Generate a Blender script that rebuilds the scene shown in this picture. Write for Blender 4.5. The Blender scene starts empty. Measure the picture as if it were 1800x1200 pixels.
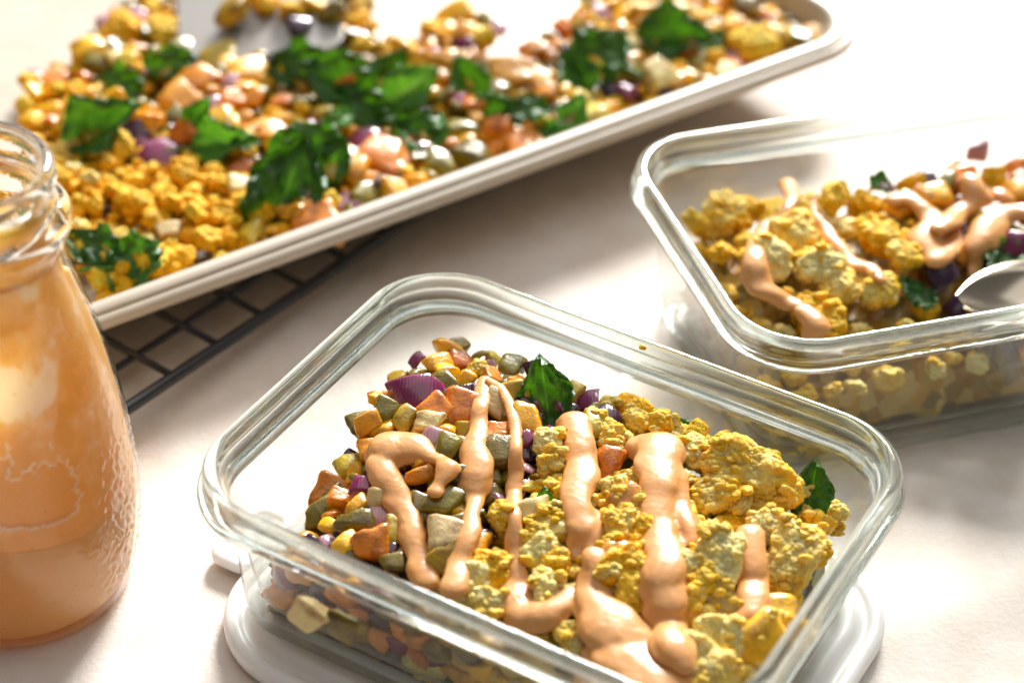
import bpy, bmesh, math, random
import numpy as np
from mathutils import Vector, Matrix, Euler, noise as mnoise
random.seed(7)
R = math.radians
CM = 0.01
sc = bpy.context.scene
# ------------------------------------------------------------------ camera
PITCH, FPX, ROLL, DIST = R(37.364), 3764.0, R(2.721), 88.617
fw = np.array([0, math.cos(PITCH), -math.sin(PITCH)])
_rt = np.array([1.0, 0, 0]); _up = np.cross(_rt, fw)
rt = _rt*math.cos(ROLL)+_up*math.sin(ROLL); up = _up*math.cos(ROLL)-_rt*math.sin(ROLL)
CAM = -fw*DIST
cd = bpy.data.cameras.new('camera'); cam = bpy.data.objects.new('camera', cd)
sc.collection.objects.link(cam); sc.camera = cam
cd.sensor_width = 36; cd.lens = FPX/1800*36; cd.clip_start = .01; cd.clip_end = 50
M = Matrix.Identity(4)
for i in range(3):
    M[i][0], M[i][1], M[i][2], M[i][3] = rt[i], up[i], -fw[i], CAM[i]*CM
cam.matrix_world = M
cd.dof.use_dof = True; cd.dof.focus_distance = .75; cd.dof.aperture_fstop = 5.4; cd.dof.aperture_blades = 9
# ------------------------------------------------------------------ light
w = bpy.data.worlds.new('World'); sc.world = w; w.use_nodes = True
bg = w.node_tree.nodes['Background']; bg.inputs[0].default_value = (1, .96, .9, 1); bg.inputs[1].default_value = .16
def area(name, loc, target, size, power, col, sy=None):
    l = bpy.data.lights.new(name, 'AREA'); l.energy = power; l.color = col; l.size = size
    if sy: l.shape = 'RECTANGLE'; l.size_y = sy
    o = bpy.data.objects.new(name, l); sc.collection.objects.link(o)
    o.location = loc; o.rotation_euler = (Vector(target)-Vector(loc)).to_track_quat('-Z', 'Y').to_euler()
    return o
area('key_lamp', (.8, 3.6, 2.15), (0, -.05, 0), 1.2, 510, (1, .98, .945))
area('overhead_fill', (.1, .35, 1.6), (0, .1, 0), 1.9, 11, (1, .985, .96))  # broad soft fill added overhead, lights tops and gives the glass highlights
area('back_fill', (-.5, 1.5, .9), (0, 0, .02), 1.0, 4, (.95, .98, 1), .7)  # weak cool fill added from behind, left of the key
vs = sc.view_settings; vs.view_transform = 'Standard'; vs.look = 'None'; vs.exposure = .12; vs.gamma = 1
cy = sc.cycles
cy.use_denoising = True; cy.max_bounces = 24; cy.transmission_bounces = 16; cy.transparent_max_bounces = 32
cy.diffuse_bounces = 4; cy.glossy_bounces = 6; cy.caustics_refractive = True; cy.caustics_reflective = False
cy.sample_clamp_indirect = 6; cy.blur_glossy = .3
# ------------------------------------------------------------------ helpers
def at(px, py, z):                      # the point of the place seen at a pixel of the photo, at height z (cm)
    d = fw+rt*(px-900)/FPX-up*(py-600)/FPX
    return CAM+d*((z-CAM[2])/d[2])
def topx(P):
    d = np.asarray(P, float)-CAM; z = d@fw
    return np.stack([900+FPX*(d@rt)/z, 600-FPX*(d@up)/z], -1)
def tag(o, label=None, cat=None, group=None, kind=None):
    if label: o['label'] = label
    if cat: o['category'] = cat
    if group: o['group'] = group
    if kind: o['kind'] = kind
    return o
def mesh(name, V, F, smooth=True, mats=(), attrs=None):   # V in cm
    me = bpy.data.meshes.new(name)
    me.from_pydata((np.asarray(V, float)*CM).tolist(), [], [list(map(int, f)) for f in F])
    if smooth: me.polygons.foreach_set('use_smooth', [True]*len(me.polygons))
    for m in mats: me.materials.append(m)
    for k, a in (attrs or {}).items():
        at_ = me.attributes.new(k, 'FLOAT', 'POINT'); at_.data.foreach_set('value', np.asarray(a, np.float32))
    me.update(); return me
def link(name, me, loc=(0, 0, 0), rot=(0, 0, 0), parent=None, scale=None):
    o = bpy.data.objects.new(name, me); sc.collection.objects.link(o)
    o.location = [c*CM for c in loc]; o.rotation_euler = rot
    if scale is not None: o.scale = scale
    if parent: o.parent = parent
    return o
def empty(name, loc, rz=0):
    o = bpy.data.objects.new(name, None); sc.collection.objects.link(o); o.empty_display_size = .01
    o.location = [c*CM for c in loc]; o.rotation_euler = (0, 0, rz); return o
# ------------------------------------------------------------------ materials
class NT:
    def __init__(s, name, world=False):
        s.world = world; s.m = bpy.data.materials.new(name); s.m.use_nodes = True; s.t = s.m.node_tree
        s.p = s.t.nodes['Principled BSDF']; s.out = s.t.nodes['Material Output']; s._co = None
    def n(s, typ, **k):
        x = s.t.nodes.new(typ)
        for a, v in k.items(): setattr(x, a, v)
        return x
    def l(s, a, b): s.t.links.new(a, b)
    def co(s, kind='Object'):
        if s.world: return s.n('ShaderNodeNewGeometry').outputs['Position']
        if s._co is None: s._co = s.n('ShaderNodeTexCoord')
        return s._co.outputs[kind]
    def noise(s, scale, detail=4, rough=.5, dist=0, kind='Object', off=None):
        x = s.n('ShaderNodeTexNoise'); x.inputs['Scale'].default_value = scale; x.inputs['Detail'].default_value = detail
        x.inputs['Roughness'].default_value = rough; x.inputs['Distortion'].default_value = dist
        if off is not None:
            a = s.n('ShaderNodeVectorMath', operation='ADD'); s.l(s.co(kind), a.inputs[0]); s.l(off, a.inputs[1]); s.l(a.outputs[0], x.inputs['Vector'])
        else: s.l(s.co(kind), x.inputs['Vector'])
        return x.outputs['Fac']
    def ramp(s, fac, stops, interp='LINEAR'):
        x = s.n('ShaderNodeValToRGB'); x.color_ramp.interpolation = interp; e = x.color_ramp.elements
        while len(e) < len(stops): e.new(.5)
        for el, (p, c) in zip(e, stops):
            el.position = p; el.color = (*c, 1) if isinstance(c, tuple) else (c, c, c, 1)
        s.l(fac, x.inputs[0]); return x.outputs[0]
    def mix(s, fac, a, b, mode='MIX'):
        x = s.n('ShaderNodeMix', data_type='RGBA', blend_type=mode)
        for i, v in ((0, fac), (6, a), (7, b)):
            if isinstance(v, bpy.types.NodeSocket): s.l(v, x.inputs[i])
            else: x.inputs[i].default_value = v if i == 0 else (*v, 1)
        return x.outputs[2]
    def math(s, op, a, b=0, c=None, clamp=False):
        x = s.n('ShaderNodeMath', operation=op, use_clamp=clamp)
        for i, v in enumerate((a, b) if c is None else (a, b, c)):
            if isinstance(v, bpy.types.NodeSocket): s.l(v, x.inputs[i])
            else: x.inputs[i].default_value = v
        return x.outputs[0]
    def rand(s):
        return s.n('ShaderNodeObjectInfo').outputs['Random']
    def randoff(s):
        v = s.n('ShaderNodeVectorMath', operation='SCALE'); v.inputs[0].default_value = (1, 1.7, 2.3)
        s.l(s.rand(), v.inputs['Scale']); return v.outputs[0]
    def hsv(s, col, h=None, sat=None, val=None):
        x = s.n('ShaderNodeHueSaturation')
        s.l(col, x.inputs['Color'])
        for nme, v in (('Hue', h), ('Saturation', sat), ('Value', val)):
            if v is None: continue
            if isinstance(v, bpy.types.NodeSocket): s.l(v, x.inputs[nme])
            else: x.inputs[nme].default_value = v
        return x.outputs[0]
    def maprange(s, v, a, b, c, d):
        x = s.n('ShaderNodeMapRange'); s.l(v, x.inputs[0])
        for i, k in enumerate((a, b, c, d)): x.inputs[i+1].default_value = k
        return x.outputs[0]
    def bump(s, h, strength, dist):
        b = s.n('ShaderNodeBump'); b.inputs['Strength'].default_value = strength; b.inputs['Distance'].default_value = dist
        s.l(h, b.inputs['Height']); s.l(b.outputs[0], s.p.inputs['Normal']); return b
    def set(s, **k):
        for a, v in k.items():
            i = s.p.inputs[a.replace('_', ' ')]
            if isinstance(v, bpy.types.NodeSocket): s.l(v, i)
            else: i.default_value = v
        return s.m
def sss(n, wgt, rad, scale):
    n.p.inputs['Subsurface Weight'].default_value = wgt
    n.p.inputs['Subsurface Radius'].default_value = rad; n.p.inputs['Subsurface Scale'].default_value = scale
def attr(n, name):
    a = n.n('ShaderNodeAttribute', attribute_name=name); return a.outputs['Fac']

def m_table():
    n = NT('plaster_table')
    a = n.noise(6, 6, .6, .6); b = n.noise(38, 5, .65, .3); c = n.noise(420, 4, .6)
    col = n.ramp(a, [(.3, (.72, .63, .565)), (.5, (.79, .725, .67)), (.68, (.84, .80, .765))])
    col = n.mix(n.ramp(b, [(.42, 0.0), (.66, .5)]), col, (.66, .535, .45))
    col = n.mix(n.ramp(c, [(.55, 0.0), (.8, .35)]), col, (.86, .81, .77))
    h = n.math('ADD', n.math('MULTIPLY', b, .6), n.math('MULTIPLY', c, .5))
    n.bump(h, .35, .0018)
    return n.set(Base_Color=col, Roughness=.7)
def m_tofu(name, pale, gold, spread):
    n = NT(name, True); off = n.randoff()
    a = n.noise(110, 5, .6, .4, off=off); b = n.noise(420, 5, .65, .2, off=off); c = n.noise(1100, 3, .7, 0, off=off)
    k = n.math('ADD', n.math('MULTIPLY', a, .6), n.math('MULTIPLY', b, .4))
    k = n.math('ADD', k, n.math('MULTIPLY', n.math('SUBTRACT', n.rand(), .5), .22))
    pt = n.n('ShaderNodeNewGeometry').outputs['Pointiness']
    k = n.math('ADD', k, n.maprange(pt, .42, .58, -.09, .09))
    col = n.ramp(k, [(spread, pale), (spread+.13, tuple((p+q)/2 for p, q in zip(pale, gold))), (spread+.25, gold)])
    col = n.mix(n.ramp(n.noise(240, 3, .5, 0, off=off), [(.6, 0.0), (.74, .22)]), col, (.66, .46, .09))
    col = n.mix(n.ramp(c, [(.74, 0.0), (.78, .85)]), col, (.10, .05, .02))
    sss(n, .35, (1, .7, .2), .0035)
    vo = n.n('ShaderNodeTexVoronoi', feature='SMOOTH_F1'); vo.inputs['Scale'].default_value = 620; vo.inputs['Smoothness'].default_value = .3
    av = n.n('ShaderNodeVectorMath', operation='ADD'); n.l(n.co(), av.inputs[0]); nv = n.n('ShaderNodeVectorMath', operation='SCALE'); nv.inputs['Scale'].default_value = .0016
    nn_ = n.n('ShaderNodeTexNoise'); nn_.inputs['Scale'].default_value = 300; n.l(n.co(), nn_.inputs['Vector']); n.l(nn_.outputs['Color'], nv.inputs[0]); n.l(nv.outputs[0], av.inputs[1]); n.l(av.outputs[0], vo.inputs['Vector'])
    hh = n.math('SUBTRACT', n.math('ADD', n.math('MULTIPLY', b, .8), n.math('MULTIPLY', c, .35)), n.math('MULTIPLY', vo.outputs['Distance'], .9))
    n.bump(hh, .8, .0016)
    return n.set(Base_Color=col, Roughness=.6, Specular_IOR_Level=.22, Coat_Weight=.06, Coat_Roughness=.3)
def m_veg(name, skin, flesh, dark, rough=.32, sw=.35):
    n = NT(name, True); off = n.randoff()
    a = n.noise(130, 4, .6, .5, off=off); b = n.noise(500, 4, .6, 0, off=off)
    sk = n.math('ADD', attr(n, 'skin'), n.math('MULTIPLY', n.math('SUBTRACT', a, .5), .5))
    col = n.mix(n.maprange(sk, .35, .75, 0, 1), n.mix(a, flesh, tuple(.5*x+.5*y for x, y in zip(flesh, skin))), skin)
    col = n.mix(n.ramp(a, [(.48, 0.0), (.66, .75)]), col, dark)
    col = n.mix(n.ramp(b, [(.66, 0.0), (.74, .6)]), col, tuple(.35*x for x in dark))
    pt = n.n('ShaderNodeNewGeometry').outputs['Pointiness']
    col = n.mix(n.math('MULTIPLY', n.maprange(pt, .52, .62, 0, .8), n.maprange(a, .4, .65, 0, 1)), col, tuple(.6*x for x in dark))
    col = n.hsv(col, n.maprange(n.rand(), 0, 1, .49, .515), None, n.maprange(n.rand(), 0, 1, .85, 1.12))
    sss(n, sw, (1, .5, .1), .003)
    w_ = n.noise(260, 3, .55, 1.2, off=off); n.bump(n.math('ADD', n.math('MULTIPLY', w_, 1), n.math('MULTIPLY', b, .4)), .32, .0016)
    return n.set(Base_Color=col, Roughness=rough, Coat_Weight=.32, Coat_Roughness=.1)
def m_onion(name, skin, inner, lines):
    n = NT(name, True); off = n.randoff()
    a = n.noise(90, 3, .5, .5, off=off)
    wv = n.n('ShaderNodeTexWave'); wv.inputs['Scale'].default_value = 260; wv.inputs['Distortion'].default_value = 1.5; wv.inputs['Detail'].default_value = 2
    n.l(n.co(), wv.inputs['Vector'])
    sk = n.math('ADD', attr(n, 'skin'), n.math('MULTIPLY', n.math('SUBTRACT', a, .5), .9))
    c1 = n.mix(n.math('MULTIPLY', wv.outputs['Fac'], .5), skin, lines)
    col = n.mix(n.maprange(sk, -.1, .55, 0, 1), inner, c1)
    col = n.hsv(col, n.maprange(n.rand(), 0, 1, .485, .515), None, n.maprange(n.rand(), 0, 1, .8, 1.2))
    sss(n, .3, (1, .4, .6), .004); n.bump(wv.outputs['Fac'], .12, .0006)
    return n.set(Base_Color=col, Roughness=.22, Coat_Weight=.6, Coat_Roughness=.1)
def m_leaf(name, deep, light, vein):
    n = NT(name, True)
    t = attr(n, 't'); s_ = attr(n, 's'); at_ = n.math('ABSOLUTE', t)
    ph = n.math('SUBTRACT', n.math('MULTIPLY', s_, 7), n.math('MULTIPLY', at_, 2.4))
    sw = n.math('ABSOLUTE', n.math('SUBTRACT', n.math('FRACT', ph), .5))
    side = n.ramp(sw, [(0.0, .7), (.12, 0.0)]); mid = n.ramp(at_, [(.02, 1.0), (.07, 0.0)])
    v = n.math('MAXIMUM', n.math('MULTIPLY', side, .55), mid)
    a = n.noise(140, 4, .6, .4); b = n.noise(420, 3, .6)
    col = n.mix(n.ramp(a, [(.35, 0.0), (.7, 1.0)]), deep, light); col = n.mix(n.math('MULTIPLY', v, .6), col, vein)
    col = n.hsv(col, None, None, n.maprange(n.rand(), 0, 1, .8, 1.25))
    n.bump(n.math('SUBTRACT', n.math('ADD', n.math('MULTIPLY', a, .8), n.math('MULTIPLY', b, .4)), n.math('MULTIPLY', v, .5)), .6, .0022)
    n.set(Base_Color=col, Roughness=.42, Coat_Weight=.15, Coat_Roughness=.25)
    tr = n.n('ShaderNodeBsdfTranslucent'); n.l(n.hsv(col, .485, 1.05, 1.6), tr.inputs[0]); mx = n.n('ShaderNodeMixShader'); mx.inputs[0].default_value = .28
    n.l(n.p.outputs[0], mx.inputs[1]); n.l(tr.outputs[0], mx.inputs[2]); n.l(mx.outputs[0], n.out.inputs[0]); return n.m
def m_sauce(name, c0, c1, rough=.36):
    n = NT(name)
    a = n.noise(70, 4, .55, .6); b = n.noise(900, 2, .6)
    col = n.mix(n.ramp(a, [(.35, 0.0), (.65, 1.0)]), c0, c1)
    col = n.mix(n.ramp(b, [(.70, 0.0), (.76, .45)]), col, (.42, .17, .05))
    sss(n, .2, (1, .5, .2), .003)
    n.bump(n.math('ADD', n.math('MULTIPLY', n.noise(170, 2, .4, .5), .3), n.math('MULTIPLY', a, 1)), .22, .0035)
    return n.set(Base_Color=col, Roughness=rough, Specular_IOR_Level=.4, Coat_Weight=.2, Coat_Roughness=.1)
def m_thin(name, tint, rough=.0, base=.05, bumpy=0):
    n = NT(name); t = n.t
    lw = n.n('ShaderNodeLayerWeight'); lw.inputs['Blend'].default_value = .5
    p5 = n.math('POWER', lw.outputs['Facing'], 4.0); fac = n.math('MULTIPLY_ADD', p5, .9, base)
    tr = n.n('ShaderNodeBsdfTransparent'); tr.inputs[0].default_value = (*tint, 1)
    gl = n.n('ShaderNodeBsdfGlossy'); gl.inputs['Roughness'].default_value = rough
    mx = n.n('ShaderNodeMixShader'); n.l(fac, mx.inputs[0]); n.l(tr.outputs[0], mx.inputs[1]); n.l(gl.outputs[0], mx.inputs[2])
    if bumpy:
        b = n.n('ShaderNodeBump'); b.inputs['Strength'].default_value = bumpy; b.inputs['Distance'].default_value = .003
        n.l(n.noise(90, 2, .5), b.inputs['Height']); n.l(b.outputs[0], gl.inputs['Normal'])
    n.l(mx.outputs[0], n.out.inputs[0]); t.nodes.remove(n.p); return n.m
def m_glass(name, tint, rough=0.0):
    n = NT(name); g = n.n('ShaderNodeBsdfGlass'); g.inputs['Color'].default_value = (*tint, 1)
    g.inputs['Roughness'].default_value = rough; g.inputs['IOR'].default_value = 1.48
    n.l(g.outputs[0], n.out.inputs[0]); n.t.nodes.remove(n.p); return n.m
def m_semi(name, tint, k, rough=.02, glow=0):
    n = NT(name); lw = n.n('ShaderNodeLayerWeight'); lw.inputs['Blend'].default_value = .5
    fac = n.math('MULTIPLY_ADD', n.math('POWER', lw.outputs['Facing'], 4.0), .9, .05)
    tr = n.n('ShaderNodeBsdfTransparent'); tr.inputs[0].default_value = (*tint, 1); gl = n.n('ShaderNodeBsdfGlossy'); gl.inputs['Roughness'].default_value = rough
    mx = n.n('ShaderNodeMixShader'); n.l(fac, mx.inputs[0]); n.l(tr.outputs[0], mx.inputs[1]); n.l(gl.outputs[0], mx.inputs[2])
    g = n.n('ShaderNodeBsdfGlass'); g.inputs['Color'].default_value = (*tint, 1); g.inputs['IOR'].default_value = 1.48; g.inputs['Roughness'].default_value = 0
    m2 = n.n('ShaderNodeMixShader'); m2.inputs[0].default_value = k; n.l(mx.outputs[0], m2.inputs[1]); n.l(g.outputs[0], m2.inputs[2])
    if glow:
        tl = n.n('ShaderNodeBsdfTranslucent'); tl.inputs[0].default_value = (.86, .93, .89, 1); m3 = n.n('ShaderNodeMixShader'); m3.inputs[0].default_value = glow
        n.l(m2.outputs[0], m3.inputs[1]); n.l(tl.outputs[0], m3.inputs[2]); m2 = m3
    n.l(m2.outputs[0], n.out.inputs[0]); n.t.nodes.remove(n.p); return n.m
def m_plain(name, col, **k):
    n = NT(name); return n.set(Base_Color=(*col, 1), **k)
TABLE = m_table()
TOFU = m_tofu('tofu_crumb', (.91, .75, .29), (.91, .50, .010), .42)
TOFUG = m_tofu('tofu_gold', (.91, .62, .045), (.91, .435, .002), .36)
ORANGE = m_veg('pepper_orange', (.80, .26, .003), (.84, .38, .01), (.34, .085, .003))
YELLOW = m_veg('pepper_yellow', (.84, .41, .003), (.86, .52, .03), (.42, .17, .004))
OLIVE = m_veg('pepper_green', (.20, .145, .004), (.38, .28, .015), (.075, .042, .003))
PALE = m_veg('vegetable_pale', (.54, .37, .02), (.68, .48, .08), (.26, .13, .01), .35)
CREAM = m_veg('vegetable_cream', (.74, .58, .25), (.64, .45, .13), (.34, .17, .03), .5)
PURPLE = m_onion('onion_purple', (.20, .012, .075), (.50, .20, .28), (.20, .02, .10))
DARKP = m_onion('onion_dark', (.035, .008, .035), (.16, .05, .09), (.07, .012, .06))
PINK = m_onion('onion_pink', (.40, .20, .25), (.66, .52, .50), (.50, .28, .34))
LEAF = m_leaf('spinach_leaf', (.016, .085, .006), (.06, .22, .015), (.10, .30, .04))
LEAFL = m_leaf('spinach_light', (.035, .16, .012), (.10, .30, .03), (.22, .42, .12))
SAUCE = m_sauce('peanut_sauce', (.62, .285, .085), (.69, .345, .12))
THIN = m_thin('thin_glass', (.975, .988, .98), .02, .045, .12)
RIMG = m_semi('rim_glass', (.955, .988, .968), .84)
BASEG = m_semi('base_glass', (.965, .99, .978), .35, glow=.22)  # translucent white mixed in imitates light carried through the thick foot
JTHIN = m_thin('jar_thin_glass', (.985, .99, .985), .03, .05, .3)
LIDM = NT('lid_plastic'); sss(LIDM, .6, (1, 1, 1), .01); LIDM = LIDM.set(Base_Color=(.88, .87, .85, 1), Roughness=.35)
# ------------------------------------------------------------------ proto shapes (numpy)
def ico(level):
    bm = bmesh.new(); bmesh.ops.create_icosphere(bm, subdivisions=level, radius=1)
    V = np.array([v.co[:] for v in bm.verts]); F = np.array([[v.index for v in f.verts] for f in bm.faces]); bm.free()
    return V/np.linalg.norm(V, axis=1)[:, None], F
ICO = {k: ico(k) for k in (1, 2, 3, 4, 5)}
def lowf(V, rng, freq, n=5):
    out = np.zeros(len(V))
    for _ in range(n):
        k = rng.normal(size=3)*freq; out += np.sin(V@k+rng.uniform(0, 6.28))
    return out/n
def cells(V, rng, n, width):
    S = rng.normal(size=(n, 3)); S /= np.linalg.norm(S, axis=1)[:, None]
    d = np.sqrt(((V[:, None]-S[None])**2).sum(-1)).min(1)
    return np.clip(1-(d/width)**2, 0, 1)
def lump(rng, sub=4, box=0., dims=(1, .85, .7), rough=1., fine=1):
    V, F = ICO[sub]
    P = V.copy()
    if box: n_ = 2+box*5; P = P/((np.abs(V)**n_).sum(1)**(1/n_))[:, None]
    r = 1+.30*rough*lowf(V, rng, 2.3)+.10*lowf(V, rng, 6)+.16*rough*cells(V, rng, 22*fine**2, .55/fine)+.17*rough*cells(V, rng, 80*fine**2, .32/fine)**.6+.12*rough*cells(V, rng, 300*fine, .17/fine**.5)**.6-.26
    return P*r[:, None]*np.array(dims), F
def tofu_mesh(seed, sub=4, nl=3, box=.3, stretch=1., fine=1):
    rng = np.random.default_rng(seed); Vs, Fs, o = [], [], 0
    for i in range(nl):
        s = 1. if i == 0 else rng.uniform(.35, .8 if nl < 7 else .6)
        V, F = lump(rng, sub if i == 0 else max(sub-1, 2), box*rng.uniform(.4, 1.3), (1*stretch, rng.uniform(.7, .95), rng.uniform(.6, .85)), fine=fine if i == 0 else 1)
        V = V*s
        if i: d = rng.normal(size=3); d /= np.linalg.norm(d); V = V+d*np.array([stretch, .7, .55])*.72
        Vs.append(V); Fs.append(F+o); o += len(V)
    V = np.concatenate(Vs); V /= np.abs(V).max()
    return mesh('tofu_piece', V*.5, np.concatenate(Fs), mats=[TOFU])   # unit: 1 cm across
def grid_box(n):
    g = np.linspace(-1, 1, n); g = np.sign(g)*np.abs(g)**.65; idx = {}; V = []; F = []
    def vid(p):
        k = tuple(np.round(p, 5))
        if k not in idx: idx[k] = len(V); V.append(p)
        return idx[k]
    for ax in range(3):
        for sg in (-1, 1):
            for i in range(n-1):
                for j in range(n-1):
                    q = []
                    for a, b in ((i, j), (i+1, j), (i+1, j+1), (i, j+1)):
                        p = [0, 0, 0]; p[ax] = sg; p[(ax+1) % 3] = g[a]; p[(ax+2) % 3] = g[b]; q.append(vid(tuple(p)))
                    F.append(q if sg > 0 else q[::-1])
    return np.array(V, float), F
GB = grid_box(10)
def dice_mesh(seed, dims=(1, .9, .55), rnd=.28, bend=.25, wedge=.3, noise=.07, m=None, unit=.5):
    rng = np.random.default_rng(seed); V, F = GB; P = V.copy(); d = np.array(dims)
    a = np.clip(P*d, -(d-rnd), d-rnd); e = P*d-a; L = np.linalg.norm(e, axis=1)[:, None]; L[L == 0] = 1
    # put the vertices on a rounded box
    P = a+e/L*rnd*np.where(np.linalg.norm(e, axis=1)[:, None] > 0, 1, 0)
    skin = P[:, 2]/d[2]
    w1, w2, sh = rng.uniform(-wedge, wedge, 3)
    P[:, 1] *= 1+w1*P[:, 0]/d[0]; P[:, 0] *= 1+w2*P[:, 1]/d[1]; P[:, 0] += sh*P[:, 1]; P[:, 2] *= 1+rng.uniform(-wedge, wedge)*P[:, 0]/d[0]
    if bend:
        k = bend; x = P[:, 0].copy(); z = P[:, 2].copy(); th = x*k*1.6; Rr = 1/(k*1.6)
        P[:, 0] = (Rr+z)*np.sin(th); P[:, 2] = (Rr+z)*np.cos(th)-Rr
        P[:, 2] -= .25*bend*P[:, 1]**2
    N = lowf(P, rng, 2.6)[:, None]
    P = P*(1+noise*N)+noise*.6*np.stack([lowf(P, rng, 6) for _ in range(3)], 1)
    return mesh('vegetable_piece', P*unit, F, mats=[m or ORANGE], attrs={'skin': skin})
def leaf_mesh(seed, L=1., W=.42, curl=1.0, fold=.5, crump=.12, stem=.35, twist=0.):
    rng = np.random.default_rng(seed); ns, nt = 26, 17; V = []; S = []; T = []
    rag = rng.uniform(-1, 1, (ns, 2)); x = z = 0.; ang = -curl*.4; pts = []
    for i in range(ns):
        pts.append((x, z, ang)); st = L/(ns-1); x += math.cos(ang)*st; z += math.sin(ang)*st
        ang += curl*(1.2+rng.uniform(-.8, .8))/(ns-1)
    p1 = rng.uniform(0, 6, 4)
    for i, (x, z, a) in enumerate(pts):
        s = i/(ns-1); wd = W*max(math.sin(math.pi*min(1, s**.75*.97+.03)), 0)**.62*(1+.08*math.sin(11*s+p1[0]))
        for j in range(nt):
            t = -1+2*j/(nt-1); y = t*wd*(1+.05*rag[i, 0 if t < 0 else 1]*abs(t)**3)
            u = fold*abs(t)*wd-.25*fold*wd*t*t*2
            cr = crump*(math.sin(9*s+5*t+p1[1])*.5+math.sin(17*s-9*t+p1[2])*.3+math.sin(5*s*abs(t)*6+p1[3])*.4)*(.3+.7*abs(t))*.5
            zz = u+cr+twist*t*s*W
            V.append((x-math.sin(a)*zz, y*(1-.25*fold*abs(t)), z+math.cos(a)*zz)); S.append(s); T.append(t)
    F = [(i*nt+j, (i+1)*nt+j, (i+1)*nt+j+1, i*nt+j+1) for i in range(ns-1) for j in range(nt-1)]
    n0 = len(V)
    if stem:                                            # petiole
        for i in range(6):
            f = i/5; c = np.array([-stem*f*L+.12*L*(1-f), .02*math.sin(3*f), .02+.16*stem*f*f*L])
            for k in range(6):
                a = k*math.pi/3; V.append(tuple(c+.022*L*(1+.4*f)*np.array([0, math.cos(a), math.sin(a)]))); S.append(.5); T.append(0.)
        for i in range(5):
            for k in range(6):
                F.append((n0+i*6+k, n0+i*6+(k+1) % 6, n0+i*6+6+(k+1) % 6, n0+i*6+6+k))
        F.append(tuple(n0+30+k for k in range(6)))
    V = np.array(V); V[:, 0] -= L*.5
    me = mesh('spinach_leaf', V, F, mats=[LEAF], attrs={'s': S, 't': T}); return me
def PL(k, n, f): return [f(s) for s in range(k, k+n)]
P_TOFU = PL(100, 10, lambda s: tofu_mesh(s, 5, 4+s % 4, .35))
P_SMALL = PL(130, 8, lambda s: tofu_mesh(s, 4, 9, .1, 1.2))
P_BLOCK = PL(150, 5, lambda s: tofu_mesh(s, 5, 22, .9, 1.1, 2))
P_DICE = PL(200, 14, lambda s: dice_mesh(s, (1, .85, .44+.06*(s % 6)), .34, .14+.07*(s % 5), .36, .13))
P_WEDGE = PL(220, 8, lambda s: dice_mesh(s, (1, .55, .38), .3, .3+.06*(s % 5), .5, .14))
P_CUBE = PL(240, 8, lambda s: dice_mesh(s, (1, .92, .78), .3, .14, .32, .13))
P_ONION = PL(260, 9, lambda s: dice_mesh(s, (1.05, .8, .2+.05*(s % 4)), .17, .5, .4, .09))
P_LEAF = [leaf_mesh(300+i, 1, .40+.05*(i % 3), c, f, cr*2.0, st) for i, (c, f, cr, st) in enumerate(
    [(1.2, .5, .13, 0), (.6, .9, .10, 0), (1.8, .3, .16, .3), (.3, .4, .18, 0), (2.4, .6, .12, 0), (.9, 1.2, .1, .4), (-1.0, .5, .15, 0)])]
KIND = {  # kind: (meshes, material, object name, category)
 'tofu': (P_TOFU, TOFU, 'tofu_crumble', 'tofu'), 'gold': (P_TOFU, TOFUG, 'tofu_crumble', 'tofu'), 'small': (P_SMALL, TOFU, 'tofu_crumble', 'tofu'),
 'smallg': (P_SMALL, TOFUG, 'tofu_crumble', 'tofu'), 'block': (P_BLOCK, TOFU, 'tofu_chunk', 'tofu'),
 'orange': (P_DICE, ORANGE, 'pepper_dice', 'pepper'), 'yellow': (P_DICE, YELLOW, 'pepper_dice', 'pepper'), 'olive': (P_DICE, OLIVE, 'pepper_dice', 'pepper'),
 'worange': (P_WEDGE, ORANGE, 'pepper_strip', 'pepper'), 'wyellow': (P_WEDGE, YELLOW, 'pepper_strip', 'pepper'), 'wolive': (P_WEDGE, OLIVE, 'pepper_strip', 'pepper'),
 'pale': (P_DICE, PALE, 'vegetable_dice', 'vegetable'), 'cream': (P_CUBE, CREAM, 'vegetable_cube', 'vegetable'), 'corange': (P_CUBE, ORANGE, 'pepper_cube', 'pepper'),
 'purple': (P_ONION, PURPLE, 'onion_piece', 'onion'), 'dark': (P_ONION, DARKP, 'onion_piece', 'onion'), 'pink': (P_ONION, PINK, 'onion_piece', 'onion'),
 'leaf': (P_LEAF, LEAF, 'spinach_leaf', 'leaf'), 'leafl': (P_LEAF, LEAFL, 'spinach_leaf', 'leaf')}
WORD = {'tofu': 'pale yellow crumble of tofu', 'gold': 'golden yellow crumble of tofu', 'small': 'tiny pale yellow crumb of tofu', 'smallg': 'clumped golden crumb of tofu', 'block': 'big crumbly chunk of tofu',
 'orange': 'orange pepper dice', 'yellow': 'yellow pepper dice', 'olive': 'olive green pepper dice', 'worange': 'strip of orange pepper', 'wyellow': 'strip of yellow pepper', 'wolive': 'strip of olive green pepper',
 'pale': 'pale yellow green vegetable dice', 'cream': 'cream coloured vegetable cube', 'corange': 'thick orange pepper cube', 'purple': 'glossy purple onion flake', 'dark': 'dark purple onion flake', 'pink': 'pale pink onion flake',
 'leaf': 'dark green wilted spinach leaf', 'leafl': 'bright green spinach leaf'}
PR = random.Random(11)
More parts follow.
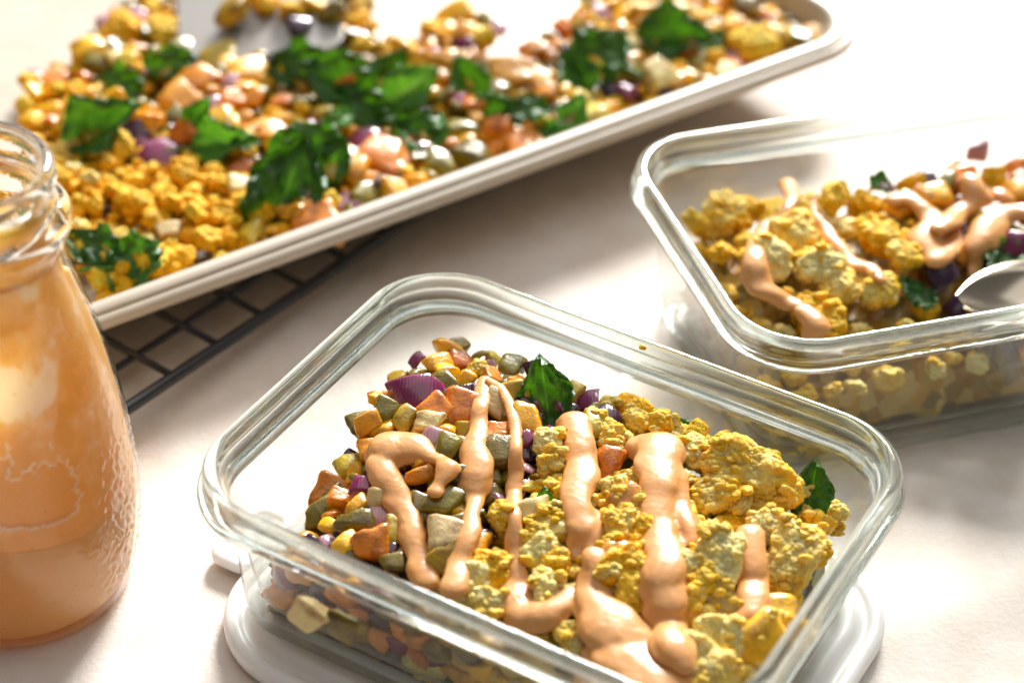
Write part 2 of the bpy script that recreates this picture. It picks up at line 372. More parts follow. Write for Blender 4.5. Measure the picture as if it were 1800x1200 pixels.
def piece(kind, P, size, label, group, rot=None, squash=(1, 1, 1), var=None):
    ms, mat, name, cat = KIND[kind]
    me = ms[PR.randrange(len(ms)) if var is None else var % len(ms)]
    if rot is None: rot = (PR.uniform(-.7, .7), PR.uniform(-.7, .7), PR.uniform(0, 6.28))
    o = link(name, me, P, rot, scale=[size*s for s in squash])
    o.material_slots[0].link = 'OBJECT'; o.material_slots[0].material = mat
    return tag(o, label, cat, group)
def poly_in(poly, x, y):
    c = False; j = len(poly)-1
    for i in range(len(poly)):
        xi, yi = poly[i]; xj, yj = poly[j]
        if (yi > y) != (yj > y) and x < (xj-xi)*(y-yi)/(yj-yi)+xi: c = not c
        j = i
    return c
def sst(x): x = min(1, max(0, x)); return x*x*(3-2*x)
def szw(s): return 'small' if s < .85 else ('middling' if s < 1.15 else 'large')
WSH = {k: v.replace(' crumble of tofu', ' tofu crumble').replace('crumb of tofu', 'tofu crumb').replace('crumbly chunk of tofu', 'tofu chunk') for k, v in WORD.items()}
def near(marks, x, y): return min(marks, key=lambda m: (m[0]-x)**2+(m[1]-y)**2)[2]
class Frame:
    def __init__(s, cx, cy, rot):
        s.c = np.array([cx, cy]); r = R(rot); s.u = np.array([math.cos(r), math.sin(r)]); s.v = np.array([-math.sin(r), math.cos(r)]); s.r = r
    def loc(s, P): d = np.asarray(P[:2])-s.c; return d@s.u, d@s.v
    def w(s, a, b, z=0): q = s.c+s.u*a+s.v*b; return (q[0], q[1], z)
def hit(px, py, fr, h, z0=4.):
    z = z0
    for _ in range(12):
        P = at(px, py, z); z = .5*z+.5*h(*fr.loc(P))
    return at(px, py, z)
# ------------------------------------------------------------------ setting: table
def build_table():
    n = 60; g = np.linspace(-1, 1, n); g = np.sign(g)*np.abs(g)**1.5*170
    V = [(x, y+20, 0) for y in g for x in g]; F = [(j*n+i, j*n+i+1, j*n+n+i+1, j*n+n+i) for j in range(n-1) for i in range(n-1)]
    o = link('table_top', mesh('table_top', V, F, mats=[TABLE])); tag(o, kind='structure')
build_table()
# ------------------------------------------------------------------ swept rounded rectangle
def rr(hx, hy, r, n=14, m=8):
    r = max(.05, min(r, hx-.01, hy-.01)); P = []
    for cx, cy_, a0 in ((hx-r, hy-r, 0), (-hx+r, hy-r, 90), (-hx+r, -hy+r, 180), (hx-r, -hy+r, 270)):
        for k in range(n+1):
            a = R(a0+90*k/n); P.append((cx+r*math.cos(a), cy_+r*math.sin(a)))
    out = []
    for i in range(len(P)):
        p, q = P[i], P[(i+1) % len(P)]; out.append(p)
        if (i+1) % (n+1) == 0:
            for k in range(1, m): out.append((p[0]+(q[0]-p[0])*k/m, p[1]+(q[1]-p[1])*k/m))
    return out
def sweep(prof, hx, hy, r, cap0=False, cap1=False, closed=False, n=14):
    V, F = [], []; loops = []
    for d, z in prof:
        L = rr(hx+d, hy+d, r+d*.8, n); loops.append(len(V)); V += [(x, y, z) for x, y in L]
    N = len(L); k = len(prof)
    for i in range(k if closed else k-1):
        a, b = loops[i], loops[(i+1) % k]
        for j in range(N): F.append((a+j, a+(j+1) % N, b+(j+1) % N, b+j))
    if cap0: F.append(tuple(loops[0]+j for j in range(N))[::-1])
    if cap1: F.append(tuple(loops[-1]+j for j in range(N)))
    return V, F
def smooth_prof(p, k=3):
    p = [np.array(q, float) for q in p]; out = []
    for i in range(len(p)-1):
        a, b, c, d = p[max(i-1, 0)], p[i], p[i+1], p[min(i+2, len(p)-1)]
        for j in range(k):
            t = j/k; out.append(tuple(.5*((2*b)+(-a+c)*t+(2*a-5*b+4*c-d)*t*t+(-a+3*b-3*c+d)*t**3)))
    out.append(tuple(p[-1])); return out
def container(fr, hx, hy, z0, H, label, tx, ty):
    """tx: how far the base is drawn in from the rim"""
    root = empty('glass_container', fr.w(0, 0, z0), fr.r); tag(root, label, 'glass container', 'rectangular glass food containers')
    b = tx
    foot = smooth_prof([(-b-.55, .12), (-b-.35, .02), (-b-.1, 0), (-b+.05, .1), (-b+.12, .4), (-b+.2, .8)])
    wall_o = [(-b+.2, .8), (-b*.5-.35, (H-.5)*.5+.2), (-.72, H-1.5)]
    rim = smooth_prof([(-.72, H-1.5), (-.55, H-1.36), (-.12, H-1.28), (0, H-1.1), (-.02, H-.86), (-.17, H-.76), (-.2, H-.6), (-.17, H-.25), (-.28, H-.05), (-.48, H),
                       (-.62, H-.07), (-.70, H-.25), (-.73, H-.42), (-.86, H-.55), (-.93, H-.8), (-.95, H-1.5)], 4)
    wall_i = [(-.95, H-1.5), (-b*.5-.62, (H-.5)*.5+.2), (-b-.25, 1.15)]
    floor = smooth_prof([(-b-.25, 1.15), (-b-.4, .75), (-b-.75, .52), (-b-1.4, .45)])
    V, F = sweep(rim, hx, hy, 3.3, n=18); link('rim', mesh('container_rim', V, F, mats=[RIMG]), parent=root)
    V1, F1 = sweep(wall_o, hx, hy, 3.3, n=18); V2, F2 = sweep(wall_i, hx, hy, 3.3, n=18)
    link('wall', mesh('container_wall', V1+V2, F1+[tuple(i+len(V1) for i in f) for f in F2], mats=[THIN]), parent=root)
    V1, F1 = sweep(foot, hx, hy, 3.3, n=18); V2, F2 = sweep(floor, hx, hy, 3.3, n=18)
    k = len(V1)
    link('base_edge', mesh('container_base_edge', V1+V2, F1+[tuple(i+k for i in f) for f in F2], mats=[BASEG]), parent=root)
    V1, F1 = sweep([foot[0], (-b-1.2, .15)], hx, hy, 3.3, cap1=True, n=18); V2, F2 = sweep([(-b-1.4, .45), (-b-1.8, .45)], hx, hy, 3.3, cap1=True, n=18)
    link('base', mesh('container_base', V1+V2, F1+[tuple(i+len(V1) for i in f) for f in F2], mats=[THIN]), parent=root)
    return root
C1 = Frame(1.645, -16.04, -28.376); C2 = Frame(16.01, .68, 19.5); TR = Frame(0, 0, 37.8)
container(C1, 10.5, 8.05, 1.0, 6.3, 'clear glass food container in the foreground, standing on a white lid', 1.45, 0)
container(C2, 10.5, 7.65, 0.02, 7.3, 'clear glass food container at the right edge behind the nearest one', 1.8, 0)
def build_lid():
    root = empty('container_lid', C1.w(.45, -.05, 0), R(-28.9)); tag(root, 'translucent white plastic lid lying on the table under the nearest glass container', 'lid')
    prof = smooth_prof([(-.35, .02), (-.05, .05), (.1, .25), (.12, .6), (.0, .78), (-.18, .84), (-.36, .8), (-.45, .68), (-.6, .66), (-.75, .74), (-.95, .93), (-1.2, .96), (-1.45, .86), (-1.6, .72), (-2.0, .70), (-2.3, .84), (-2.5, .9), (-2.7, .98), (-3.2, .98)])+[(-6, .98)]
    V, F = sweep(prof, 10.2, 7.95, 3.6, cap1=True, n=18); link('lid_panel', mesh('lid_panel', V, F, mats=[LIDM]), parent=root)
    for (cx, cy_, hx, hy) in ((-11.2, -2.6, 1.0, 1.7),):
        V, F = sweep(smooth_prof([(-.3, .25), (-.05, .3), (0, .45), (-.05, .62), (-.2, .7), (-.35, .66), (-.45, .58)]), hx, hy, .7, True, True, n=6)
        V = [(x+cx, y+cy_, z) for x, y, z in V]; link('lid_tab', mesh('lid_tab', V, F, mats=[LIDM]), parent=root)
build_lid()
# ------------------------------------------------------------------ wire rack under the tray
def tube(pts, r, seg=8, closed=False):
    P = [np.array(p, float) for p in pts]; V, F = [], []; n = len(P)
    for i, p in enumerate(P):
        a = P[(i-1) % n] if (closed or i > 0) else p; b = P[(i+1) % n] if (closed or i < n-1) else p
        t = b-a; t /= np.linalg.norm(t); x = np.cross(t, (0, 0, 1.)); 
        if np.linalg.norm(x) < 1e-3: x = np.array([1., 0, 0])
        x /= np.linalg.norm(x); y = np.cross(x, t)
        rr_ = r[i] if hasattr(r, '__len__') else r
        for k in range(seg): c = 2*math.pi*k/seg; V.append(tuple(p+rr_*(x*math.cos(c)+y*math.sin(c))))
    for i in range(n if closed else n-1):
        for k in range(seg): a, b = i*seg, ((i+1) % n)*seg; F.append((a+k, a+(k+1) % seg, b+(k+1) % seg, b+k))
    if not closed: F.append(tuple(range(seg))[::-1]); F.append(tuple((n-1)*seg+k for k in range(seg)))
    return V, F
def build_rack():
    blk = m_plain('black_wire', (.012, .012, .014), Roughness=.38)
    p1 = at(226, 716, 1.35); p2 = at(580, 478, 1.35); fr = Frame(p1[0], p1[1], math.degrees(math.atan2(p2[1]-p1[1], p2[0]-p1[0]))); root = empty('cooling_rack', fr.w(0, 0, 0), fr.r)
    tag(root, 'black wire cooling rack underneath the sheet pan, showing in its shadow at the left', 'cooling rack')
    x0, x1, y0, y1, z = -20, math.hypot(p2[0]-p1[0], p2[1]-p1[1])+14, .0, 25, 1.35
    L = rr((x1-x0)/2, (y1-y0)/2, 2, 8, 2); L = [(p[0]+(x0+x1)/2, p[1]+(y0+y1)/2, z) for p in L]
    V, F = tube(L, .26, 8, True); link('frame', mesh('rack_frame', V, F, mats=[blk]), parent=root)
    for L_, name in ((y1-y0, 'a'), (x1-x0, 'b')): pass
    V, F = tube([(0, 0, 0), (0, y1-y0, 0)], .15); wm = mesh('rack_wire', V, F, mats=[blk])
    for i in range(16): link('wire', wm, (x0+1.6+i*2.6, y0, z+.1), parent=root)
    V, F = tube([(0, 0, 0), (x1-x0, 0, 0)], .15); wm = mesh('rack_wire', V, F, mats=[blk])
    for i in range(10): link('wire', wm, (x0, y0+2.2+i*2.35, z-.12), parent=root)
    V, F = tube([(0, 0, .15), (0, 0, 1.3)], .24); fm = mesh('rack_foot', V, F, mats=[blk])
    for x in (x0+3, x1-1.5):
        for y in (y0+.01, y1): link('foot', fm, (x, y, 0), parent=root)
build_rack()
# ------------------------------------------------------------------ sheet pan
TZ = 2.0
def build_tray():
    n = NT('pan_metal'); a = n.noise(30, 4, .6, .3); b = n.noise(900, 2, .5)
    col = n.ramp(a, [(.3, (.42, .355, .275)), (.7, (.50, .43, .34))]); n.bump(b, .06, .0004)
    pm = n.set(Base_Color=col, Metallic=0., Roughness=.45, Coat_Weight=.15, Coat_Roughness=.2)
    root = empty('sheet_pan', TR.w(26.1-23, 5.5+22, 0), TR.r); tag(root, 'beige metal sheet pan of roasted vegetables and tofu, resting on the wire rack', 'sheet pan')
    inner = [(-7, TZ), (-3.6, TZ)]+smooth_prof([(-2.9, TZ), (-2.35, TZ+.05), (-2.0, TZ+.3), (-1.35, TZ+1.75), (-1.2, TZ+2.0)], 3)
    rim = smooth_prof([(-1.2, TZ+2.0), (-1.05, TZ+2.2), (-.75, TZ+2.26), (-.45, TZ+2.15), (-.36, TZ+2.02), (-.25, TZ+2.03), (-.05, TZ+1.9), (0, TZ+1.7), (-.1, TZ+1.5), (-.35, TZ+1.36)], 4)
    outer = smooth_prof([(-.35, TZ+1.36), (-.8, TZ+1.45), (-1.45, TZ+1.3), (-2.1, TZ+.1), (-2.4, TZ-.15), (-3.0, TZ-.2)], 3)
    V, F = sweep(inner, 23, 22, 3.6, cap0=True, n=16); F[-1] = F[-1][::-1]; pf = mesh('pan_floor', V, F, mats=[pm]); pf.polygons[len(pf.polygons)-1].use_smooth = False; link('pan_floor', pf, parent=root)
    V, F = sweep(rim, 23, 22, 3.6, n=16); link('rolled_rim', mesh('pan_rim', V, F, mats=[pm]), parent=root)
    V, F = sweep(outer, 23, 22, 3.6, cap1=True, n=16); link('pan_underside', mesh('pan_underside', V, F, mats=[pm]), parent=root)
build_tray()
# ------------------------------------------------------------------ milk bottle of sauce
def lathe(prof, seg=96, dr=None):
    V, F = [], []
    for r, z in prof:
        for k in range(seg):
            a = 2*math.pi*k/seg; q = r+(dr(a, z) if dr else 0); V.append((q*math.cos(a), q*math.sin(a), z))
    for i in range(len(prof)-1):
        for k in range(seg): F.append((i*seg+k, i*seg+(k+1) % seg, i*seg+seg+(k+1) % seg, i*seg+seg+k))
    return V, F
JC = (-17.25, -14.87)
JP = [(3.55, .02), (3.95, .1), (4.12, .45), (4.32, 1.5), (4.46, 2.8), (4.52, 4.1), (4.42, 5.5), (4.24, 7.3), (4.05, 8.6), (3.85, 9.7), (3.55, 10.9), (3.16, 12.3), (2.9, 13.3), (2.80, 14.1)]
def build_jar():
    root = empty('glass_bottle', (JC[0], JC[1], 0)); tag(root, 'clear glass milk bottle smeared with orange tan peanut sauce at the left edge', 'bottle')
    prof = smooth_prof(JP, 5)
    rng = np.random.default_rng(5)
    def emb(a, z):      # pebbled relief on the side turned to the right of the view
        d = (a-R(-8)+math.pi) % (2*math.pi)-math.pi
        m = sst(1.6-abs(d)/.42)*sst((z-.9)/.7)*sst((7.6-z)/.8)
        return m*.035*(math.sin(a*46+1.7*math.sin(z*5))*math.sin(z*7.3+1.3*math.sin(a*31))+.6*math.sin(a*83+z*9))
    fine = []
    for i in range(len(prof)-1):
        for k in range(3): t = k/3; fine.append((prof[i][0]*(1-t)+prof[i+1][0]*t, prof[i][1]*(1-t)+prof[i+1][1]*t))
    fine.append(prof[-1])
    V, F = lathe(fine, 320, emb); V.append((0, 0, .25)); c = len(V)-1
    F += [((k+1) % 320, k, c) for k in range(320)]
    link('bottle_body', mesh('bottle_body', V, F, mats=[JTHIN]), parent=root)
    neck = smooth_prof([(2.80, 14.1), (2.84, 14.5), (3.0, 14.75), (3.14, 15.05), (3.12, 15.4), (2.9, 15.62), (2.72, 15.75), (2.68, 16.0), (2.72, 16.3), (2.80, 16.6), (2.80, 16.95), (2.7, 17.2), (2.55, 17.28), (2.4, 17.18),
                        (2.33, 16.8), (2.34, 16.3), (2.28, 15.9), (2.4, 15.2), (2.36, 14.6), (2.42, 14.1)], 4)
    V, F = lathe(neck, 128); link('bottle_neck', mesh('bottle_neck', V, F, mats=[m_glass('bottle_neck_glass', (.985, .99, .985))]), parent=root)
    # the sauce: a filled lower body and a smeared coat on the inner wall with thin patches
    n = NT('bottle_sauce'); a = n.noise(28, 4, .55, .8); b = n.noise(300, 3, .6); cc = n.noise(14, 3, .5, .3)
    th = attr(n, 'thin')
    thick = n.mix(n.ramp(cc, [(.35, 0.0), (.65, 1.0)]), (.84, .50, .12), (.88, .56, .18))
    k = n.math('ADD', th, n.math('MULTIPLY', n.math('SUBTRACT', a, .5), .7))
    col = n.mix(n.maprange(k, .28, .62, 0, 1), thick, (.90, .62, .26)); col = n.mix(n.maprange(k, .62, .9, 0, 1), col, (.97, .89, .68))
    col = n.mix(n.ramp(n.noise(700, 2, .5), [(.70, 0.0), (.75, .5)]), col, (.42, .17, .04))
    sss(n, .6, (1, .6, .25), .016); n.bump(n.math('ADD', a, n.math('MULTIPLY', b, .2)), .3, .003)
    sm = n.set(Base_Color=col, Roughness=.4)
    tr = n.n('ShaderNodeBsdfTranslucent'); n.l(n.hsv(col, None, 1.05, 1.15), tr.inputs[0]); mx = n.n('ShaderNodeMixShader'); mx.inputs[0].default_value = .42
    n.l(n.p.outputs[0], mx.inputs[1]); n.l(tr.outputs[0], mx.inputs[2]); n.l(mx.outputs[0], n.out.inputs[0])
    va = math.atan2(CAM[1]-JC[1], CAM[0]-JC[0])
    from mathutils import noise as mn
    def fn(a_, z, f, o): return mn.fractal(Vector((4.3*math.cos(a_)*f+o, 4.3*math.sin(a_)*f, z*f)), 1., 2., 4)
    def window(a_, z):   # scraped area facing the camera: 1 = empty
        d = (a_-va+math.pi) % (2*math.pi)-math.pi
        e = 1.1*fn(a_, z, .9, 3)+.7*fn(a_, z*.5, 2.5, 9)
        lo = 5.5+.5*math.exp(-((d+.25)/.2)**2)
        return (abs(d+.05)+.10*fn(a_, z, 1.2, 5) < .62) and (lo+.15*fn(a_, 0, 1., 1) < z < 8.4+e*1.4-1.2*sst(d/.5))
    rows = 220; seg = 330; z0, z1 = .3, 16.3
    zz = np.linspace(z0, z1, rows); pz = [p[1] for p in prof]; pr = [p[0] for p in prof]
    V, F, T = [], [], []
    for i, z in enumerate(zz):
        base = np.interp(z, pz, pr)-.16 if z < 14.1 else 2.30
        if z < .7: base -= .25*(.7-z)**2*4
        base0 = base
        for k_ in range(seg):
            base = base0; a_ = 2*math.pi*k_/seg; d = (a_-va+math.pi) % (2*math.pi)-math.pi
            t = sst((z-5.0)/.8)*(.36+.85*fn(a_, z, .45, 20)+.3*fn(a_, z, 1.5, 7)) + 1.05*math.exp(-((z-10.6+.5*fn(a_, z, 1., 2))/.9)**2)*sst((.75-abs(d))/.3)
            if window(a_, z):
                edge = not (window(a_+.035, z) and window(a_-.035, z) and window(a_, z-.14) and window(a_, z+.14)); base -= .02 if edge else .10; t = .9 if edge else .12+.25*fn(a_, z, .8, 2)
            if abs(d) > 1.3: t = max(t, .75*sst((abs(d)-1.3)/.3)*sst((z-4.5)/.8))
            V.append((base*math.cos(a_), base*math.sin(a_), z)); T.append(max(0, min(1, t)))
    for i in range(rows-1):
        for k_ in range(seg):
            a_ = 2*math.pi*(k_+.5)/seg; z = (zz[i]+zz[i+1])/2; d = (a_-va+math.pi) % (2*math.pi)-math.pi
            top = 15.9+.35*math.sin(2*d)+.25*math.sin(7*d) if d > .1 or d < -1.2 else 15.2+.5*math.sin(5*d)
            if z > top: continue
            if abs(d) > 1.35 and z > 12.8+1.0*math.sin(2*d): continue
            F.append((i*seg+k_, i*seg+(k_+1) % seg, i*seg+seg+(k_+1) % seg, i*seg+seg+k_))
    s = link('sauce_coat', mesh('sauce_coat', V, F, mats=[sm], attrs={'thin': T})); sd = s.modifiers.new('thick', 'SOLIDIFY'); sd.thickness = .0018; sd.offset = -1
    s.location = (JC[0]*CM, JC[1]*CM, 0); tag(s, 'orange tan peanut sauce filling the bottle and smeared up its inner wall', 'sauce')
    # level surface inside
    V, F, T = [(0, 0, 4.2)], [], [.1]
    for j in range(1, 14):
        for k_ in range(96):
            a_ = 2*math.pi*k_/96; r = j/13*(4.35); V.append((r*math.cos(a_), r*math.sin(a_), 4.2+.5*(j/13)**4+.15*math.sin(3*a_)*j/13)); T.append(.1)
    F = [(0, 1+k_, 1+(k_+1) % 96) for k_ in range(96)]+[(1+j*96+k_, 1+j*96+96+k_, 1+j*96+96+(k_+1) % 96, 1+j*96+(k_+1) % 96) for j in range(12) for k_ in range(96)]
    p = link('sauce_surface', mesh('sauce_surface', V, F, mats=[sm], attrs={'thin': T}), parent=s)
build_jar()
# ------------------------------------------------------------------ food: helpers for filling
def poisson(gen, n, dmin, tries=9000, existing=()):
    pts = list(existing); out = []
    for _ in range(tries):
        p = gen()
        if p is None: continue
        x, y, d = p; dd = dmin*d
        if all((x-q[0])**2+(y-q[1])**2 > (dd*.5+q[2]*.5*dmin)**2 for q in pts):
            pts.append((x, y, d)); out.append(p)
            if len(out) >= n: break
    return out
FIELDS = {}
def reg(key, P, r): FIELDS.setdefault(key, []).append((P[0], P[1], P[2], r))
def topz(key, x, y, pad=.0):
    A = FIELDS[key]; A = A if isinstance(A, np.ndarray) else np.array(A)
    d2 = (A[:, 0]-x)**2+(A[:, 1]-y)**2; rr2 = (A[:, 3]+pad)**2; m = d2 < rr2
    return (A[m, 2]+np.sqrt(rr2[m]-d2[m])*.62).max() if m.any() else None
def surf(x, y, ztop=9.):
    ok, loc, nor, idx, ob, _ = sc.ray_cast(bpy.context.evaluated_depsgraph_get(), Vector((x*CM, y*CM, ztop*CM)), Vector((0, 0, -1)))
    return (loc.z/CM, ob) if ok else (None, None)
def mound(name, fr, h, us, vs_, drop, mat, label, seed=3, kindname='stuff'):
    rng = np.random.default_rng(seed); V, F = [], []
    nu, nv = len(us), len(vs_); N = {}
    for j, b in enumerate(vs_):
        for i, a in enumerate(us):
            x, y, _ = fr.w(a, b); edge = 1 if 0 < i < nu-1 and 0 < j < nv-1 else 0
            z = h(a, b)-drop+.18*math.sin(a*3.1+b*1.7)+.15*math.sin(a*5.3-b*4.1)
            V.append((x, y, z if edge else .9))
    for j in range(nv-1):
        for i in range(nu-1): F.append((j*nu+i, j*nu+i+1, j*nu+nu+i+1, j*nu+nu+i))
    o = link(name, mesh(name, V, F, mats=[mat])); tag(o, label, 'food', kind='stuff'); return o
def m_under(name, cols):
    n = NT(name); v = n.n('ShaderNodeTexVoronoi'); v.inputs['Scale'].default_value = 130; n.l(n.co(), v.inputs['Vector'])
    s = n.n('ShaderNodeSeparateColor'); n.l(v.outputs['Color'], s.inputs[0])
    k = len(cols); col = n.ramp(s.outputs[0], [(i/k, c) for i, c in enumerate(cols)], 'CONSTANT')
    n.bump(v.outputs['Distance'], 1, .004); sss(n, .2, (1, .5, .2), .004)
    return n.set(Base_Color=col, Roughness=.4)
UND1 = m_under('chopped_vegetables', [(.10, .07, .015), (.30, .12, .01), (.06, .012, .03), (.28, .24, .05), (.12, .10, .01)])
UND2 = m_under('chopped_tofu', [(.55, .33, .03), (.6, .42, .12), (.42, .22, .02), (.3, .2, .03)])
def tilt(fr, h, a, b, z):
    """rotation that lays a piece along the slope of the heap"""
    e = .5; ga = (h(a+e, b)-h(a-e, b))/(2*e); gb = (h(a, b+e)-h(a, b-e))/(2*e)
    n = Vector((-(ga*fr.u[0]+gb*fr.v[0]), -(ga*fr.u[1]+gb*fr.v[1]), 1)).normalized()
    return (n.to_track_quat('Z', 'Y').to_matrix() @ Matrix.Rotation(z, 3, 'Z')).to_euler()
